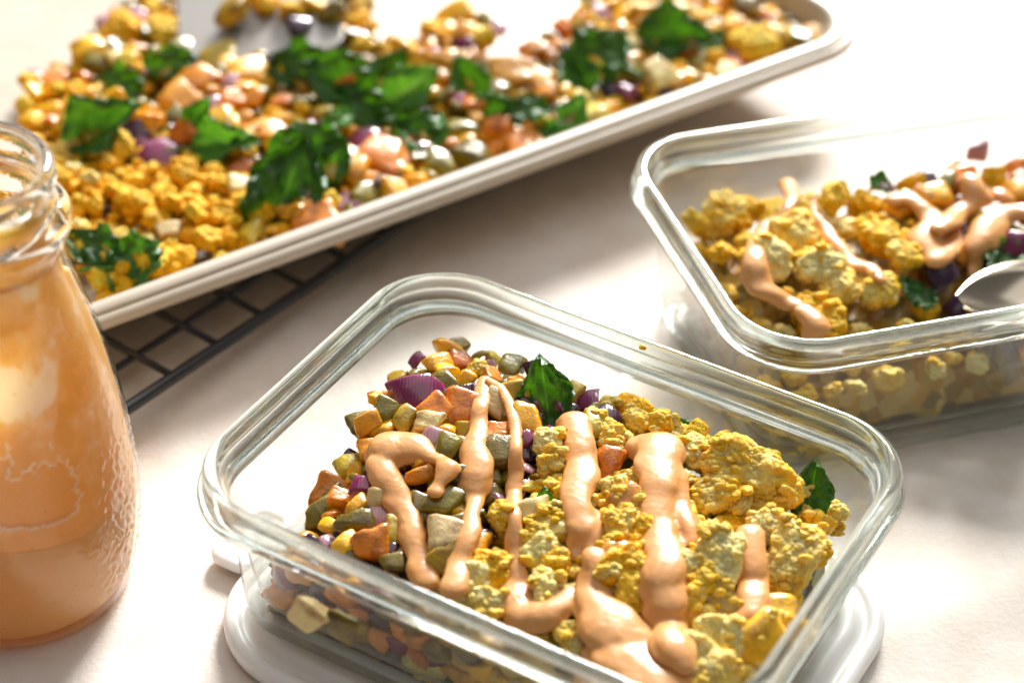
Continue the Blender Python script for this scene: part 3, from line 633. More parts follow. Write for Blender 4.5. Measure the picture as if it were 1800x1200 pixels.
# ================================================================== container 1
def h1(a, b):
    wl = 3.6-2.3*sst((b+2.5)/4); l = sst((a+9.3)/wl); f = .68+.32*sst((b+6.8)/7.5); r = 1-.22*sst((a-5.5)/3.5)
    t = 1-.25*sst((b-5.6)/1.2)
    return 1.7+4.1*l*f*r*t+.22*math.sin(a*1.3+.6)*math.cos(b*1.1)
def inner1(a, b, z, m=0):
    k = (z-1.9)/5.4; return abs(a) < 8.55+.85*k-m and abs(b) < 6.1+.85*k-m
PX1 = FPX/89.
H1 = [  # kind, x, y, width in photo px, rotation about the view-up axis (deg) or None, label
 ('purple', 735, 692, 74, 20, 'large shiny magenta purple onion piece on the back left peak of the heap'),
 ('olive', 688, 672, 50, 80, 'brown olive pepper piece standing left of the large purple onion'),
 ('cream', 712, 655, 48, 10, 'white topped pale cube behind the large purple onion'),
 ('orange', 762, 722, 56, 50, 'orange pepper diamond just right of the large purple onion'),
 ('olive', 676, 722, 44, 70, 'round olive green pepper piece below left of the large purple onion'),
 ('pink', 652, 718, 42, 60, 'pale pink onion sliver at the far left of the back heap'),
 ('dark', 626, 758, 46, 70, 'upright dark violet onion flake at the left edge of the heap'),
 ('worange', 608, 750, 40, 80, 'small orange pepper strip behind the upright dark violet onion flake'),
 ('yellow', 645, 745, 40, 30, 'yellow orange pepper bit right of the upright dark violet onion flake'),
 ('leaf', 603, 783, 40, 80, 'small dark green leaf scrap at the left edge of the heap'),
 ('pale', 618, 818, 52, 20, 'pale cube with yellow side at the left edge, under the leaf scrap'),
 ('pale', 712, 738, 40, 60, 'pale green sliver under the large purple onion'),
 ('cream', 752, 745, 40, 0, 'cream vegetable bit under the orange diamond'),
 ('pink', 764, 772, 44, 0, 'light mauve onion curl right of the round sauce blob'),
 ('olive', 787, 786, 42, 80, 'glossy olive pepper bit beside the light mauve onion curl'),
 ('orange', 812, 722, 70, 80, 'big jagged orange pepper piece left of the middle sauce streak'),
 ('dark', 815, 690, 32, 10, 'small black purple onion bit above the big jagged orange pepper'),
 ('wolive', 790, 690, 36, 10, 'small olive strip between large purple onion and middle sauce streak'),
 ('worange', 742, 835, 52, 10, 'bright orange wedge poking left out of the sauce'),
 ('cream', 871, 712, 46, 70, 'pale textured chip between the two middle sauce streaks'),
 ('olive', 878, 798, 66, 75, 'long olive pepper piece between the two middle sauce streaks'),
 ('corange', 877, 762, 38, 10, 'small orange cube above the long olive pepper piece'),
 ('dark', 917, 712, 34, 0, 'shiny black purple onion bit right of the thin sauce streak'),
 ('yellow', 925, 742, 58, 85, 'amber pepper piece left of the big spinach leaf'),
 ('pale', 902, 690, 44, 0, 'yellow green chunk with white glints at the back rim of the heap'),
 ('tofu', 838, 648, 34, 80, 'pale tofu crumb at the very top of the middle sauce streak'),
 ('leaf', 958, 700, 115, 100, 'big dark green spinach leaf standing up at the back middle of the heap'),
 ('purple', 925, 770, 30, 30, 'thin magenta onion sliver below the amber pepper piece'),
 ('corange', 577, 862, 66, 5, 'thick orange pepper cube with pale top at the left of the heap'),
 ('wyellow', 548, 855, 34, 80, 'thin yellow strip left of the thick orange pepper cube'),
 ('pale', 512, 903, 42, 60, 'pale green skinned wedge at the lower left tip of the heap'),
 ('olive', 565, 905, 56, 20, 'round olive pepper piece beneath the thick orange cube'),
 ('olive', 533, 897, 36, 40, 'brown olive bit next to the pale wedge at the left tip'),
 ('wyellow', 627, 888, 44, 60, 'bright yellow flake on an olive wedge at the left front'),
 ('wolive', 622, 914, 60, 0, 'olive wedge under the bright yellow flake'),
 ('pink', 666, 908, 46, 80, 'mauve onion piece touching the left sauce streak'),
 ('cream', 662, 876, 32, 10, 'small cream cube above the mauve onion piece'),
 ('olive', 742, 893, 46, 80, 'olive pepper piece right of the left sauce streak'),
 ('olive', 780, 882, 60, 60, 'big dark olive pepper piece between the left and middle sauce streaks'),
 ('yellow', 612, 955, 38, 60, 'yellow chunk flecked with green herb by the front left rim'),
 ('orange', 650, 957, 56, 0, 'orange translucent pepper piece by the front left rim'),
 ('pale', 697, 942, 52, 70, 'pale amber onion slab left of the first sauce streak end'),
 ('cream', 788, 944, 60, 5, 'beige potato like chunk in front of the dark olive pepper'),
 ('wolive', 805, 915, 40, 10, 'light olive strip on top of the beige chunk'),
 ('pale', 782, 985, 56, 30, 'translucent pale green slab between two sauce streaks near the rim'),
 ('olive', 690, 988, 36, 20, 'dark olive bit near the front rim at the left'),
 ('dark', 682, 965, 34, 60, 'nearly black onion flake near the front rim at the left'),
 ('purple', 640, 850, 34, 0, 'dark red onion bit in the hollow beside the orange cube'),
 ('yellow', 835, 960, 44, 80, 'amber slab just right of the middle sauce streak'),
 ('olive', 800, 836, 40, 0, 'olive bit under the small sauce blob'),
 ('cream', 935, 902, 44, 20, 'pale green white chunk between thin and thick sauce streaks'),
 ('leaf', 957, 882, 40, 85, 'small green leaf tip between thin and thick sauce streaks'),
 ('olive', 975, 903, 40, 20, 'olive bit left of the thick sauce streak'),
 ('pale', 965, 930, 62, 20, 'yellow crusted pale green chunk left of the thick sauce streak'),
 ('tofu', 885, 912, 62, 130, 'elongated tofu crumble between the middle and thin sauce streaks'),
 ('tofu', 965, 780, 52, 80, 'tofu crumble left of the thick sauce streak near the back'),
 ('tofu', 972, 815, 50, 10, 'tofu crumble halfway down the left side of the thick sauce streak'),
 ('dark', 1068, 730, 44, 150, 'curled purple onion sliver at the back right of the thick sauce streak'),
 ('pale', 1048, 745, 48, 90, 'amber chunk behind the thick sauce streak'),
 ('tofu', 1075, 768, 52, 80, 'pale tofu lump just right of the thick sauce streak top'),
 ('gold', 1127, 722, 74, 85, 'tall golden tofu spike on the back ridge of the heap'),
 ('gold', 1160, 745, 40, 10, 'golden tofu bit right of the tall tofu spike'),
 ('leaf', 1200, 738, 50, 130, 'pointed dark leaf tip behind the widest sauce streak'),
 ('gold', 1240, 742, 60, 60, 'golden tofu lump right of the pointed leaf tip'),
 ('gold', 1285, 778, 76, 10, 'golden tofu lump behind the long tofu slab'),
 ('tofu', 1225, 800, 64, 60, 'pale tofu lump at the upper end of the long slab'),
 ('block', 1322, 842, 156, -32, 'largest long tofu slab on the right side of the heap'),
 ('gold', 1362, 800, 54, 20, 'golden tofu crumb on the upper right edge of the long slab'),
 ('block', 1262, 868, 90, 20, 'tofu lump under the long slab, right of the widest sauce streak'),
 ('tofu', 1300, 884, 40, 80, 'small upright tofu crumb beneath the long slab'),
 ('leaf', 1426, 868, 90, 75, 'curled green leaf edge sticking out at the right end of the heap'),
 ('block', 1262, 988, 104, 80, 'tofu block left of the short sauce dab at the right'),
 ('block', 1392, 985, 112, 60, 'tofu block right of the short sauce dab, against the right wall'),
 ('gold', 1425, 965, 60, 30, 'golden tofu crumb at the right wall beside an onion sliver'),
 ('purple', 1402, 945, 40, 60, 'dark purple onion sliver wedged in tofu at the right end'),
 ('tofu', 1345, 930, 60, 20, 'tofu crumble above the short sauce dab'),
 ('yellow', 1350, 1085, 78, 15, 'yellow green pepper slice under the short sauce dab'),
 ('yellow', 1330, 1132, 84, 40, 'large yellow orange pepper slice in the front right corner'),
 ('tofu', 1268, 1118, 84, 20, 'tofu crumble beside the large yellow orange slice in the front corner'),
 ('tofu', 1232, 1182, 120, 0, 'tofu lump nearest the camera in the front corner'),
 ('tofu', 1215, 1000, 54, 70, 'tofu crumble on the right flank of the widest sauce streak'),
 ('tofu', 1228, 1040, 64, 80, 'tofu crumble lower on the right flank of the widest sauce streak'),
 ('pale', 1262, 1068, 56, 20, 'brownish chunk in the hollow beneath the tofu block'),
 ('yellow', 1222, 1085, 46, 70, 'amber pepper bit in the hollow near the front corner'),
 ('gold', 865, 1010, 74, 80, 'golden tofu lump between the middle and thin sauce streaks near the front rim'),
 ('tofu', 822, 1040, 84, 20, 'pale tofu lump at the front rim under the middle sauce streak'),
 ('tofu', 862, 1062, 60, 10, 'tofu crumble at the front rim next to the wide sauce pool'),
 ('tofu', 955, 980, 70, 30, 'tofu crumble above the pale tofu nugget in the middle'),
 ('gold', 975, 1000, 56, 10, 'golden tofu crumble right above the pale tofu nugget in the middle'),
 ('tofu', 962, 1035, 66, 80, 'pale tofu nugget ringed by sauce in the middle front'),
 ('tofu', 945, 955, 60, 150, 'tofu crumble slanting right of the thin sauce streak'),
 ('tofu', 1088, 922, 74, 80, 'tofu crumble right of the thick sauce streak, in the middle'),
 ('yellow', 1105, 890, 66, 40, 'amber pepper chunk between the thick and widest sauce streaks'),
 ('tofu', 1080, 865, 50, 0, 'small tofu crumble between the thick and widest sauce streaks'),
 ('leaf', 1100, 897, 36, 10, 'tiny dark green leaf scrap between the thick and widest sauce streaks'),
 ('worange', 1068, 820, 66, 70, 'peach coloured pepper strip right of the thick sauce streak'),
 ('gold', 1128, 950, 70, 85, 'golden tofu crumble hugging the widest sauce streak at left'),
 ('gold', 1100, 1000, 84, 60, 'golden tofu crumble left of the widest sauce streak, lower'),
 ('gold', 1120, 1045, 70, 80, 'golden tofu crumble where two big sauce streaks part'),
 ('yellow', 1080, 975, 50, 0, 'yellow pepper bit among tofu in the middle'),
 ('tofu', 1010, 1120, 56, 10, 'tofu crumble at the front rim between two sauce pools'),
 ('yellow', 1030, 1110, 50, 60, 'yellow pepper bit at the front rim between two sauce pools'),
 ('gold', 1180, 1190, 60, 10, 'golden tofu crumb at the very bottom of the picture'),
]
def clampin(fr, P, r, key):
    a, b = fr.loc(P); k = (P[2]-1.9)/5.4
    ma, mb = (8.8+.85*k, 6.3+.85*k) if key == 'c1' else (8.4+1.1*(P[2]-.6)/6.6, 5.6+1.1*(P[2]-.6)/6.6)
    return fr.w(max(-ma+r, min(ma-r, a)), max(-mb+r, min(mb-r, b)), P[2])
def pieces_from(table, fr, h, key, pxcm, depth, where, group):
    n = 0
    for kind, px, py, wpx, rz, label in table:
        P = hit(px, py, fr, h); size = wpx/pxcm*1.04
        if KIND[kind][3] in ('pepper', 'vegetable') and key == 'c1': size *= .88
        if kind.startswith('leaf'):
            rot = (R(48)+PR.uniform(-.2, .2), PR.uniform(-.2, .2), 0) if key == 'c1' else (PR.uniform(.1, .8), PR.uniform(-.3, .3), 0)
            Mx = Euler(rot).to_matrix() @ Matrix.Rotation(R(rz), 3, 'Z'); rot = Mx.to_euler()
            P = clampin(fr, (P[0], P[1], P[2]+.1*size), size*.25, key)
        else:
            E1 = Matrix.Rotation(R(26), 3, 'X') @ Matrix.Rotation(R(rz)+PR.uniform(-.15, .15), 3, 'Z') @ Matrix.Rotation(PR.uniform(-.3, .3), 3, 'X')
            rot = E1.to_euler(); P = clampin(fr, (P[0], P[1], P[2]+.02*size), size*.3, key); P = (P[0], P[1], min(P[2], h(*fr.loc(P))+.35))
        sq = (1, 1, 1)
        if kind == 'block': sq = (1, .72, .62) if wpx > 150 else (1, .9, .75)
        piece(kind, P, size, label, group, rot, sq, var=(int(px*7+py*3)))
        if not kind.startswith('leaf'): reg(key, P, size*.5)
        n += 1
pieces_from(H1, C1, h1, 'c1', PX1, .12, '', 'roasted food in the foreground glass container')
def fill(fr, h, key, n, dmin, chooser, placer, ulim, vlim, margin_fn, group, lift=-.15, tries=6000, seed=2, marks=()):
    rg = random.Random(seed)
    ex = [(q[0], q[1], q[3]*2*.62/1.0) for q in FIELDS.get(key, [])]
    def gen():
        a = rg.uniform(*ulim); b = rg.uniform(*vlim)
        if not margin_fn(a, b): return None
        x, y, _ = fr.w(a, b); k, s = chooser(a, b, rg)
        if k is None: return None
        gen.k[(x, y)] = (k, a, b); return (x, y, s)
    gen.k = {}
    for x, y, s in poisson(gen, n, dmin, tries, ex):
        k, a, b = gen.k[(x, y)]; z = h(a, b)+lift*s
        rot = (rg.uniform(-.6, .6), rg.uniform(-.6, .6), rg.uniform(0, 6.28))
        q = topx((x, y, z)); lb = f'{szw(s)} {WSH[k]} {placer(k, a, b)} {near(marks, q[0], q[1])}'
        piece(k, (x, y, z), s, lb, group+' '+near(marks, q[0], q[1]), rot)
        reg(key, (x, y, z), s*.5)
VEG = ['olive', 'olive', 'wolive', 'orange', 'yellow', 'worange', 'pale', 'purple', 'dark', 'dark', 'corange', 'pink', 'yellow', 'olive']
def isveg1(a, b): return a < -1.2-.35*b*(1 if b < 0 else -.3)
MK1 = [(700, 690, 'the large purple onion'), (600, 870, 'the thick orange cube'), (700, 800, 'the leftmost sauce blob'), (650, 950, 'the left front rim'), (840, 800, 'the bulging sauce streak'), (790, 950, 'the beige chunk'),
 (905, 850, 'the thin sauce streak'), (950, 700, 'the big standing spinach leaf'), (1015, 850, 'the thick middle sauce streak'), (950, 1060, 'the wide sauce pool'), (1070, 1100, 'the broad sauce wedge'), (1100, 900, 'the pale tofu in the middle'),
 (1160, 850, 'the widest sauce streak, upper end'), (1190, 1080, 'the widest sauce streak, lower end'), (1240, 740, 'the pointed leaf tip'), (1330, 840, 'the long tofu slab'), (1320, 1000, 'the short sauce dab'), (1430, 900, 'the right end wall'), (1300, 1130, 'the front right corner')]
MK2 = [(1250, 360, 'the big pale block, right hand container'), (1390, 330, 'the back of the right hand container'), (1330, 480, 'the looping sauce, right hand container'), (1480, 440, 'the middle sauce trail, right hand container'), (1440, 570, 'the front left rim, right hand container'),
 (1548, 325, 'the upright leaf scrap, right hand container'), (1640, 400, 'the heavy sauce fold, right hand container'), (1740, 380, 'the sauce at the right edge of the picture'), (1600, 520, 'the spoon, right hand container')]
MKT = [(250, 480, 'the lower left spinach leaf'), (120, 350, 'the bottle mouth'), (220, 340, 'the pile of golden tofu, its left'), (350, 370, 'the pile of golden tofu, its right'), (400, 460, 'the near rim below the golden tofu'), (190, 230, 'the long crinkled leaf'), (280, 260, 'the largest purple chunk'),
 (90, 180, 'the left edge of the food'), (215, 60, 'the rounded orange lump'), (350, 120, 'the half buried leaf'), (400, 30, 'the turner blade'), (460, 130, 'the rounded yellow chunk'), (400, 220, 'the yellow wedge'), (550, 90, 'the white glinting chunk'), (505, 340, 'the largest hanging leaf'),
 (600, 160, 'the broad middle leaf'), (640, 300, 'the glossy orange chunk'), (700, 130, 'the upright leaf'), (725, 250, 'the crinkled pale leaf'), (690, 340, 'the near rim in the middle'), (780, 50, 'the bare patch, its left'), (830, 160, 'the arched leaf'), (850, 270, 'the near rim below the arched leaf'),
 (930, 150, 'the large yellow chunk'), (1000, 220, 'the pale lit leaf'), (1050, 100, 'the dark domed leaf'), (1080, 20, 'the bare patch, its right'), (1150, 150, 'the near rim, right half'), (1190, 80, 'the long dark leaf'), (1250, 10, 'the top edge, right half'), (1330, 80, 'the yellow white lump'), (1430, 60, 'the right corner of the pan')]
def ch1(a, b, rg):
    if isveg1(a, b): return rg.choice(VEG), rg.uniform(.6, 1.05)
    return rg.choice(['tofu', 'tofu', 'tofu', 'gold', 'small', 'gold', 'yellow' if rg.random() < .3 else 'tofu']), rg.uniform(.8, 1.7)
def foot1(a, b):
    z = h1(a, b)-.3
    return inner1(a, b, z, .55) and not (a < -8.2 and b > 3)
def lab1(k, a, b): return 'by'
fill(C1, h1, 'c1', 200, .76, ch1, lab1, (-9, 9), (-6.8, 6.8), foot1, 'loose pieces by', -.3, marks=MK1)
def h1b(a, b): return h1(a, b)-.95
FIELDS['c1b'] = []
def lab1b(k, a, b): return 'buried beneath'
fill(C1, h1b, 'c1b', 60, 1.1, ch1, lab1b, (-8.6, 8.9), (-6.4, 6.4), lambda a, b: inner1(a, b, max(1.9, h1b(a, b)), .55) and h1b(a, b) > 1.7, 'buried pieces beneath', 0, seed=9, marks=MK1)
mound('vegetable_mince', C1, h1, np.linspace(-8.1, 8.3, 34), np.linspace(-5.6, 5.7, 24), 1.35, UND1, 'dark chopped vegetables deep in the nearest container')
# pieces pressed against the front wall, seen through the glass under the rim
def wallpieces():
    T = [('corange', 520, 1035, 50, 'orange pepper cube pressed on the front glass at far left'), ('corange', 582, 1048, 60, 'orange pepper with mauve patch pressed on the front glass'),
         ('leaf', 650, 1085, 110, 'large spinach leaf flattened on the front glass'), ('purple', 700, 1120, 50, 'purple onion flake low on the front glass'), ('cream', 540, 1080, 44, 'pale vegetable chunk low on the front glass at far left'),
         ('tofu', 752, 1160, 84, 'tofu crumble pressed on the front glass at the middle'), ('olive', 600, 1100, 42, 'olive pepper chunk low on the front glass'), ('leaf', 810, 1180, 80, 'dark leaf behind the front glass near the bottom of the picture'),
         ('tofu', 845, 1170, 80, 'tofu crumble on the front glass beside the dark leaf'), ('orange', 720, 1095, 50, 'dull orange piece behind the front glass'), ('purple', 500, 1005, 40, 'dark onion strip on the front glass under the rim at far left'),
         ('olive', 780, 1135, 50, 'olive chunk behind the front glass in the middle')]
    for kind, px, py, wpx, lb in T:
        for z in np.arange(1.9, 6, .1):
            P = at(px, py, z); a, b = C1.loc(P)
            if b > -(6.1+.85*(z-1.9)/5.4)+.5: break
        z = max(1.9, z-.1); P = at(px, py, z); s = wpx/PX1
        if kind == 'leaf': rot = Euler((R(78), .1, C1.r+PR.uniform(-.3, .3)))
        else: rot = Euler((R(70), PR.uniform(-.4, .4), C1.r))
        piece(kind, P, s, lb, 'food pressed on the front glass of the nearest container', rot, (1, 1, .6))
wallpieces()
def wallfill():
    rg = random.Random(31); n = 0
    for z in (2.1, 3.0, 3.9):
        a = -7.3+rg.uniform(0, .4)
        while a < 7.6:
            k = (z-1.9)/5.4; b = -(6.1+.85*k)+.42+rg.uniform(0, .15); s_ = rg.uniform(.75, 1.15); a_ = a
            if h1(a_, b+.6) > z-.2:
                kd = rg.choice(VEG) if isveg1(a_, b) else rg.choice(['tofu', 'gold', 'tofu', 'small', 'tofu', 'olive'])
                x, y, _ = C1.w(a_, b); q = topx((x, y, z)); row = {2.1: 'lowest', 3.0: 'middle', 3.9: 'upper'}[z]
                spot = near([(480, 1030, 'the left corner'), (600, 1080, 'the thick orange cube'), (720, 1120, 'the first sauce tail'), (840, 1170, 'the middle sauce streak'), (960, 1200, 'the sauce pool'), (1100, 1260, 'the front corner')], q[0], q[1])
                piece(kd, (x, y, z), s_, f'{szw(s_)} {WSH[kd]} on front glass, {row} row, below {spot}', 'food against the front glass', (R(90)+rg.uniform(-.4, .4), rg.uniform(-.4, .4), C1.r+rg.uniform(-.3, .3)))
            a += s_*.86
wallfill()
# ------------------------------------------------------------------ sauce streaks
def sauce(key, fr, h, paths, pxcm, label, group, flat=.4, vox=.075, sink=.3):
    V0, F0 = ICO[2]; Vs, Fs, o = [], [], 0
    for path in paths:
        pts = []
        for i in range(len(path)):
            x, y, r = path[i]
            if i:
                x0, y0, r0 = path[i-1]; n = max(2, int(math.hypot(x-x0, y-y0)/5))
                for k in range(1, n+1): t = k/n; pts.append((x0+(x-x0)*t, y0+(y-y0)*t, r0+(r-r0)*t))
            else: pts.append((x, y, r))
        W = []
        for x, y, r in pts:
            P = hit(x, y, fr, h); rc = r/pxcm*.84; z = P[2]
            for _ in range(4):
                P2 = at(x, y, z+.05); zs = [surf(P2[0]+dx*rc*.5, P2[1]+dy*rc*.5)[0] for dx, dy in ((0, 0), (1, 0), (-1, 0), (0, 1), (0, -1))]
                zs = sorted(q for q in zs if q is not None and abs(q-z) < 2.5); z = .4*z+.6*(zs[-2] if len(zs) > 2 else (zs[-1] if zs else z))
            W.append([x, y, rc, z])
        Z = np.array([q[3] for q in W])
        k = min(7, len(Z)//2*2-1)
        if k >= 3: Zp = np.pad(Z, k//2, 'edge'); Z = np.array([np.sort(Zp[i:i+k])[int(k*.6):].mean() for i in range(len(Z))])
        if k >= 3: Zp = np.pad(Z, k//2, 'edge'); Z = np.convolve(Zp, np.ones(k)/k, 'valid')
        for (x, y, rc, _), z in zip(W, Z):
            P = at(x, y, z+sink*rc); nz = mnoise.noise(Vector((x*.022, y*.022, 3.))); wob = 1+.22*nz+.12*mnoise.noise(Vector((x*.07, y*.07, 9.))); P = P+np.array([.3*rc*mnoise.noise(Vector((x*.03, y*.03, 7.))), 0, 0])
            V = V0*np.array([rc*wob, rc*wob*.92, rc*flat])+P; Vs.append(V); Fs.append(F0+o); o += len(V)
            f2 = 1.1+.4*mnoise.noise(Vector((x*.04, y*.04, 21.))); V = V0*np.array([rc*f2, rc*f2, max(.11, rc*.2)])+P-np.array([0, 0, .22*rc]); Vs.append(V); Fs.append(F0+o); o += len(V)
    me = mesh('sauce', np.concatenate(Vs), np.concatenate(Fs), mats=[SAUCE]); ob = link('sauce_streak', me)
    m = ob.modifiers.new('r', 'REMESH'); m.mode = 'VOXEL'; m.voxel_size = vox*CM; m.use_smooth_shade = True
    s = ob.modifiers.new('s', 'SMOOTH'); s.factor = .5; s.iterations = 9
    dg = bpy.context.evaluated_depsgraph_get(); me2 = bpy.data.meshes.new_from_object(ob.evaluated_get(dg)); ob.modifiers.clear()
    old = ob.data; ob.data = me2; bpy.data.meshes.remove(old); me2.polygons.foreach_set('use_smooth', [True]*len(me2.polygons))
    if not me2.materials: me2.materials.append(SAUCE)
    me2.name = 'sauce_streak'; tag(ob, label, 'sauce', group); return ob
for k in list(FIELDS): FIELDS[k] = np.array(FIELDS[k]) if len(FIELDS[k]) else FIELDS[k]
G1 = 'peanut sauce streaks over the foreground container'
S1 = [
 ('round orange tan sauce blob with a tail running down, leftmost in the nearest container', [[(665, 800, 24), (690, 785, 42), (725, 783, 34), (755, 798, 18), (778, 808, 13), (790, 820, 22), (772, 850, 11), (766, 862, 13)], [(672, 815, 28), (685, 850, 24), (705, 885, 27), (720, 922, 22), (732, 960, 22), (738, 995, 24), (752, 1018, 22)]]),
 ('long sauce streak with a bulge running from the back peak, second from left', [[(850, 668, 17), (848, 700, 15), (842, 730, 17), (838, 775, 24), (836, 828, 29), (836, 850, 26), (832, 880, 16), (828, 905, 15), (828, 930, 19), (818, 965, 16), (803, 1000, 21), (798, 1030, 24)]]),
 ('thin sauce streak ending in a wide pool at the front rim', [[(858, 668, 11), (880, 680, 11), (898, 715, 12), (908, 755, 13), (905, 800, 11), (907, 840, 15), (902, 880, 15), (905, 920, 13), (906, 960, 17), (908, 1000, 17), (910, 1025, 20), (908, 1055, 34), (925, 1078, 34), (960, 1078, 30), (985, 1062, 24), (1000, 1040, 16)]]),
 ('thick sauce streak with a rounded top in the middle of the nearest container', [[(1010, 742, 33), (1016, 790, 29), (1020, 835, 30), (1012, 880, 26), (1017, 920, 28), (1012, 952, 15), (1012, 972, 16)], [(1042, 905, 18), (1045, 940, 20), (1040, 965, 14)]]),
 ('sauce streak that widens into a broad wedge towards the front corner', [[(1045, 975, 22), (1044, 1010, 25), (1040, 1045, 32), (1062, 1085, 44), (1090, 1125, 54), (1115, 1165, 62), (1140, 1200, 62)]]),
 ('widest wavy sauce streak right of the middle of the nearest container', [[(1128, 785, 34), (1160, 785, 42), (1155, 830, 36), (1150, 880, 30), (1158, 915, 27), (1168, 960, 35), (1168, 1010, 38), (1168, 1060, 34), (1176, 1105, 32), (1190, 1140, 30), (1200, 1165, 22)], [(1178, 800, 26), (1184, 850, 25), (1195, 890, 23), (1210, 925, 18), (1213, 950, 12)]]),
 ('short rounded sauce dab standing apart on the tofu at the right', [[(1322, 938, 26), (1322, 975, 27), (1322, 1015, 25), (1324, 1050, 31), (1318, 1075, 22), (1300, 1082, 12)]]),
]
bpy.context.view_layer.update()
for lb, paths in S1: sauce('c1', C1, h1, paths, PX1, lb, G1)
# ================================================================== container 2
def h2(a, b):
    k = sst((a+9.5)/2.5); f = .55+.45*sst((b+6)/7); t = 1-.35*sst((b-5)/1.6)
    return 1.3+3.9*k*f*t*(1-.30*sst((a-.0)/3)*sst((-b-.5)/3))+.3*math.sin(a*1.1+1)*math.cos(b*.9)
def inner2(a, b, z, m=0):
    k = (z-.6)/6.6; return abs(a) < 8.3+1.1*k-m and abs(b) < 5.4+1.1*k-m
PX2 = FPX/97.
H2 = [('block', 1252, 362, 100, 80, 'big pale tofu block at the left end of the right hand container'), ('gold', 1300, 352, 60, 0, 'golden tofu beside the big pale block in the right hand container'),
 ('gold', 1340, 350, 60, 30, 'golden tofu lump at the back of the right hand container'), ('tofu', 1385, 328, 70, 10, 'rounded tofu lump coated in sauce at the back of the right hand container'),
 ('gold', 1462, 348, 60, 70, 'golden tofu lump at the back middle of the right hand container'), ('tofu', 1395, 420, 90, 10, 'wide yellow tofu lump in the middle of the left pile, right hand container'),
 ('tofu', 1355, 460, 80, 70, 'tofu crumble between sauce drops in the right hand container'), ('gold', 1548, 418, 70, 20, 'golden tofu cluster in the middle of the right hand container'),
 ('tofu', 1440, 470, 80, 50, 'yellow tofu crumble near the front, right hand container'), ('tofu', 1540, 510, 70, 80, 'upright tofu crumble near the front rim, right hand container'), ('tofu', 1470, 505, 70, 0, 'tofu crumble left of the upright one near the front rim'),
 ('gold', 1440, 560, 90, 0, 'tofu crumble at the front left rim, right hand container'), ('tofu', 1590, 450, 60, 0, 'tofu crumble in front of the sauce covered vegetables'),
 ('leaf', 1548, 322, 54, 85, 'upright dark leaf scrap in the middle of the right hand container'), ('leaf', 1612, 518, 70, 140, 'dark leaf scrap near the front rim, right hand container'),
 ('leaf', 1778, 455, 90, 30, 'dark leaf under the sauce at the right edge of the picture'), ('wolive', 1665, 320, 46, 60, 'olive strip at the back right of the right hand container'),
 ('yellow', 1640, 345, 48, 20, 'yellow pepper dice at the back right of the right hand container'), ('yellow', 1590, 365, 50, 40, 'amber pepper dice beside the upright leaf scrap'),
 ('orange', 1690, 315, 46, 10, 'orange pepper dice at the back right of the right hand container'), ('dark', 1660, 480, 50, 40, 'dark onion flake in the hollow near the spoon'),
 ('purple', 1790, 430, 50, 0, 'purple onion flake at the right edge of the picture'), ('yellow', 1795, 335, 50, 20, 'yellow pepper dice at the right edge of the picture')]
pieces_from(H2, C2, h2, 'c2', PX2, .12, '', 'roasted food in the right hand glass container')
def ch2(a, b, rg):
    if a < .8: return rg.choice(['tofu', 'gold', 'tofu', 'gold', 'small', 'tofu']), rg.uniform(.9, 1.7)
    return rg.choice(VEG+['gold', 'leaf']), rg.uniform(.8, 1.3)
def lab2(k, a, b): return 'by'
fill(C2, h2, 'c2', 110, .9, ch2, lab2, (-9, 9), (-6, 6.3), lambda a, b: inner2(a, b, h2(a, b)-.3, .5) and not (a > 4.5 and b < -1), 'loose pieces by', -.4, seed=5, marks=MK2)
mound('tofu_mince', C2, h2, np.linspace(-7.9, 4.8, 24), np.linspace(-4.9, 5.1, 20), 1.2, UND2, 'broken tofu deep in the right hand container')
def wall2():
    T = [('tofu', 1290, 600, 90, 'pale tofu pressed on the left glass of the right hand container'), ('tofu', 1370, 680, 110, 'tofu mass behind the front left glass corner of the right hand container'), ('leaf', 1480, 665, 110, 'dark leaf flattened on the front glass of the right hand container'),
         ('tofu', 1440, 745, 100, 'tofu low behind the rounded front left glass corner'), ('gold', 1600, 650, 90, 'golden tofu behind the front glass of the right hand container'), ('gold', 1540, 715, 70, 'golden tofu crumbs low on the front glass, right hand container'), ('tofu', 1620, 700, 70, 'small tofu at the foot of the front glass, right hand container'),
         ('leaf', 1250, 560, 90, 'leaf behind the left glass of the right hand container'), ('tofu', 1330, 740, 80, 'tofu at the bottom of the left glass, right hand container'), ('dark', 1760, 610, 60, 'dark onion behind the front glass at the right edge of the picture')]
    for kind, px, py, wpx, lb in T:
        for z in np.arange(1.0, 6, .1):
            P = at(px, py, z); a, b = C2.loc(P)
            if b > -(5.4+1.1*(z-.6)/6.6)+.7 and a > -(8.3+1.1*(z-.6)/6.6)+.7: break
        else: continue
        P = at(px, py, z); s = wpx/PX2
        piece(kind, P, s, lb, 'food pressed on the glass of the right hand container', Euler((R(70), .2, C2.r+PR.uniform(-.5, .5))), (1, 1, .7))
wall2()
for k in ('c2',): FIELDS[k] = np.array(FIELDS[k])
G2 = 'peanut sauce over the right hand container'
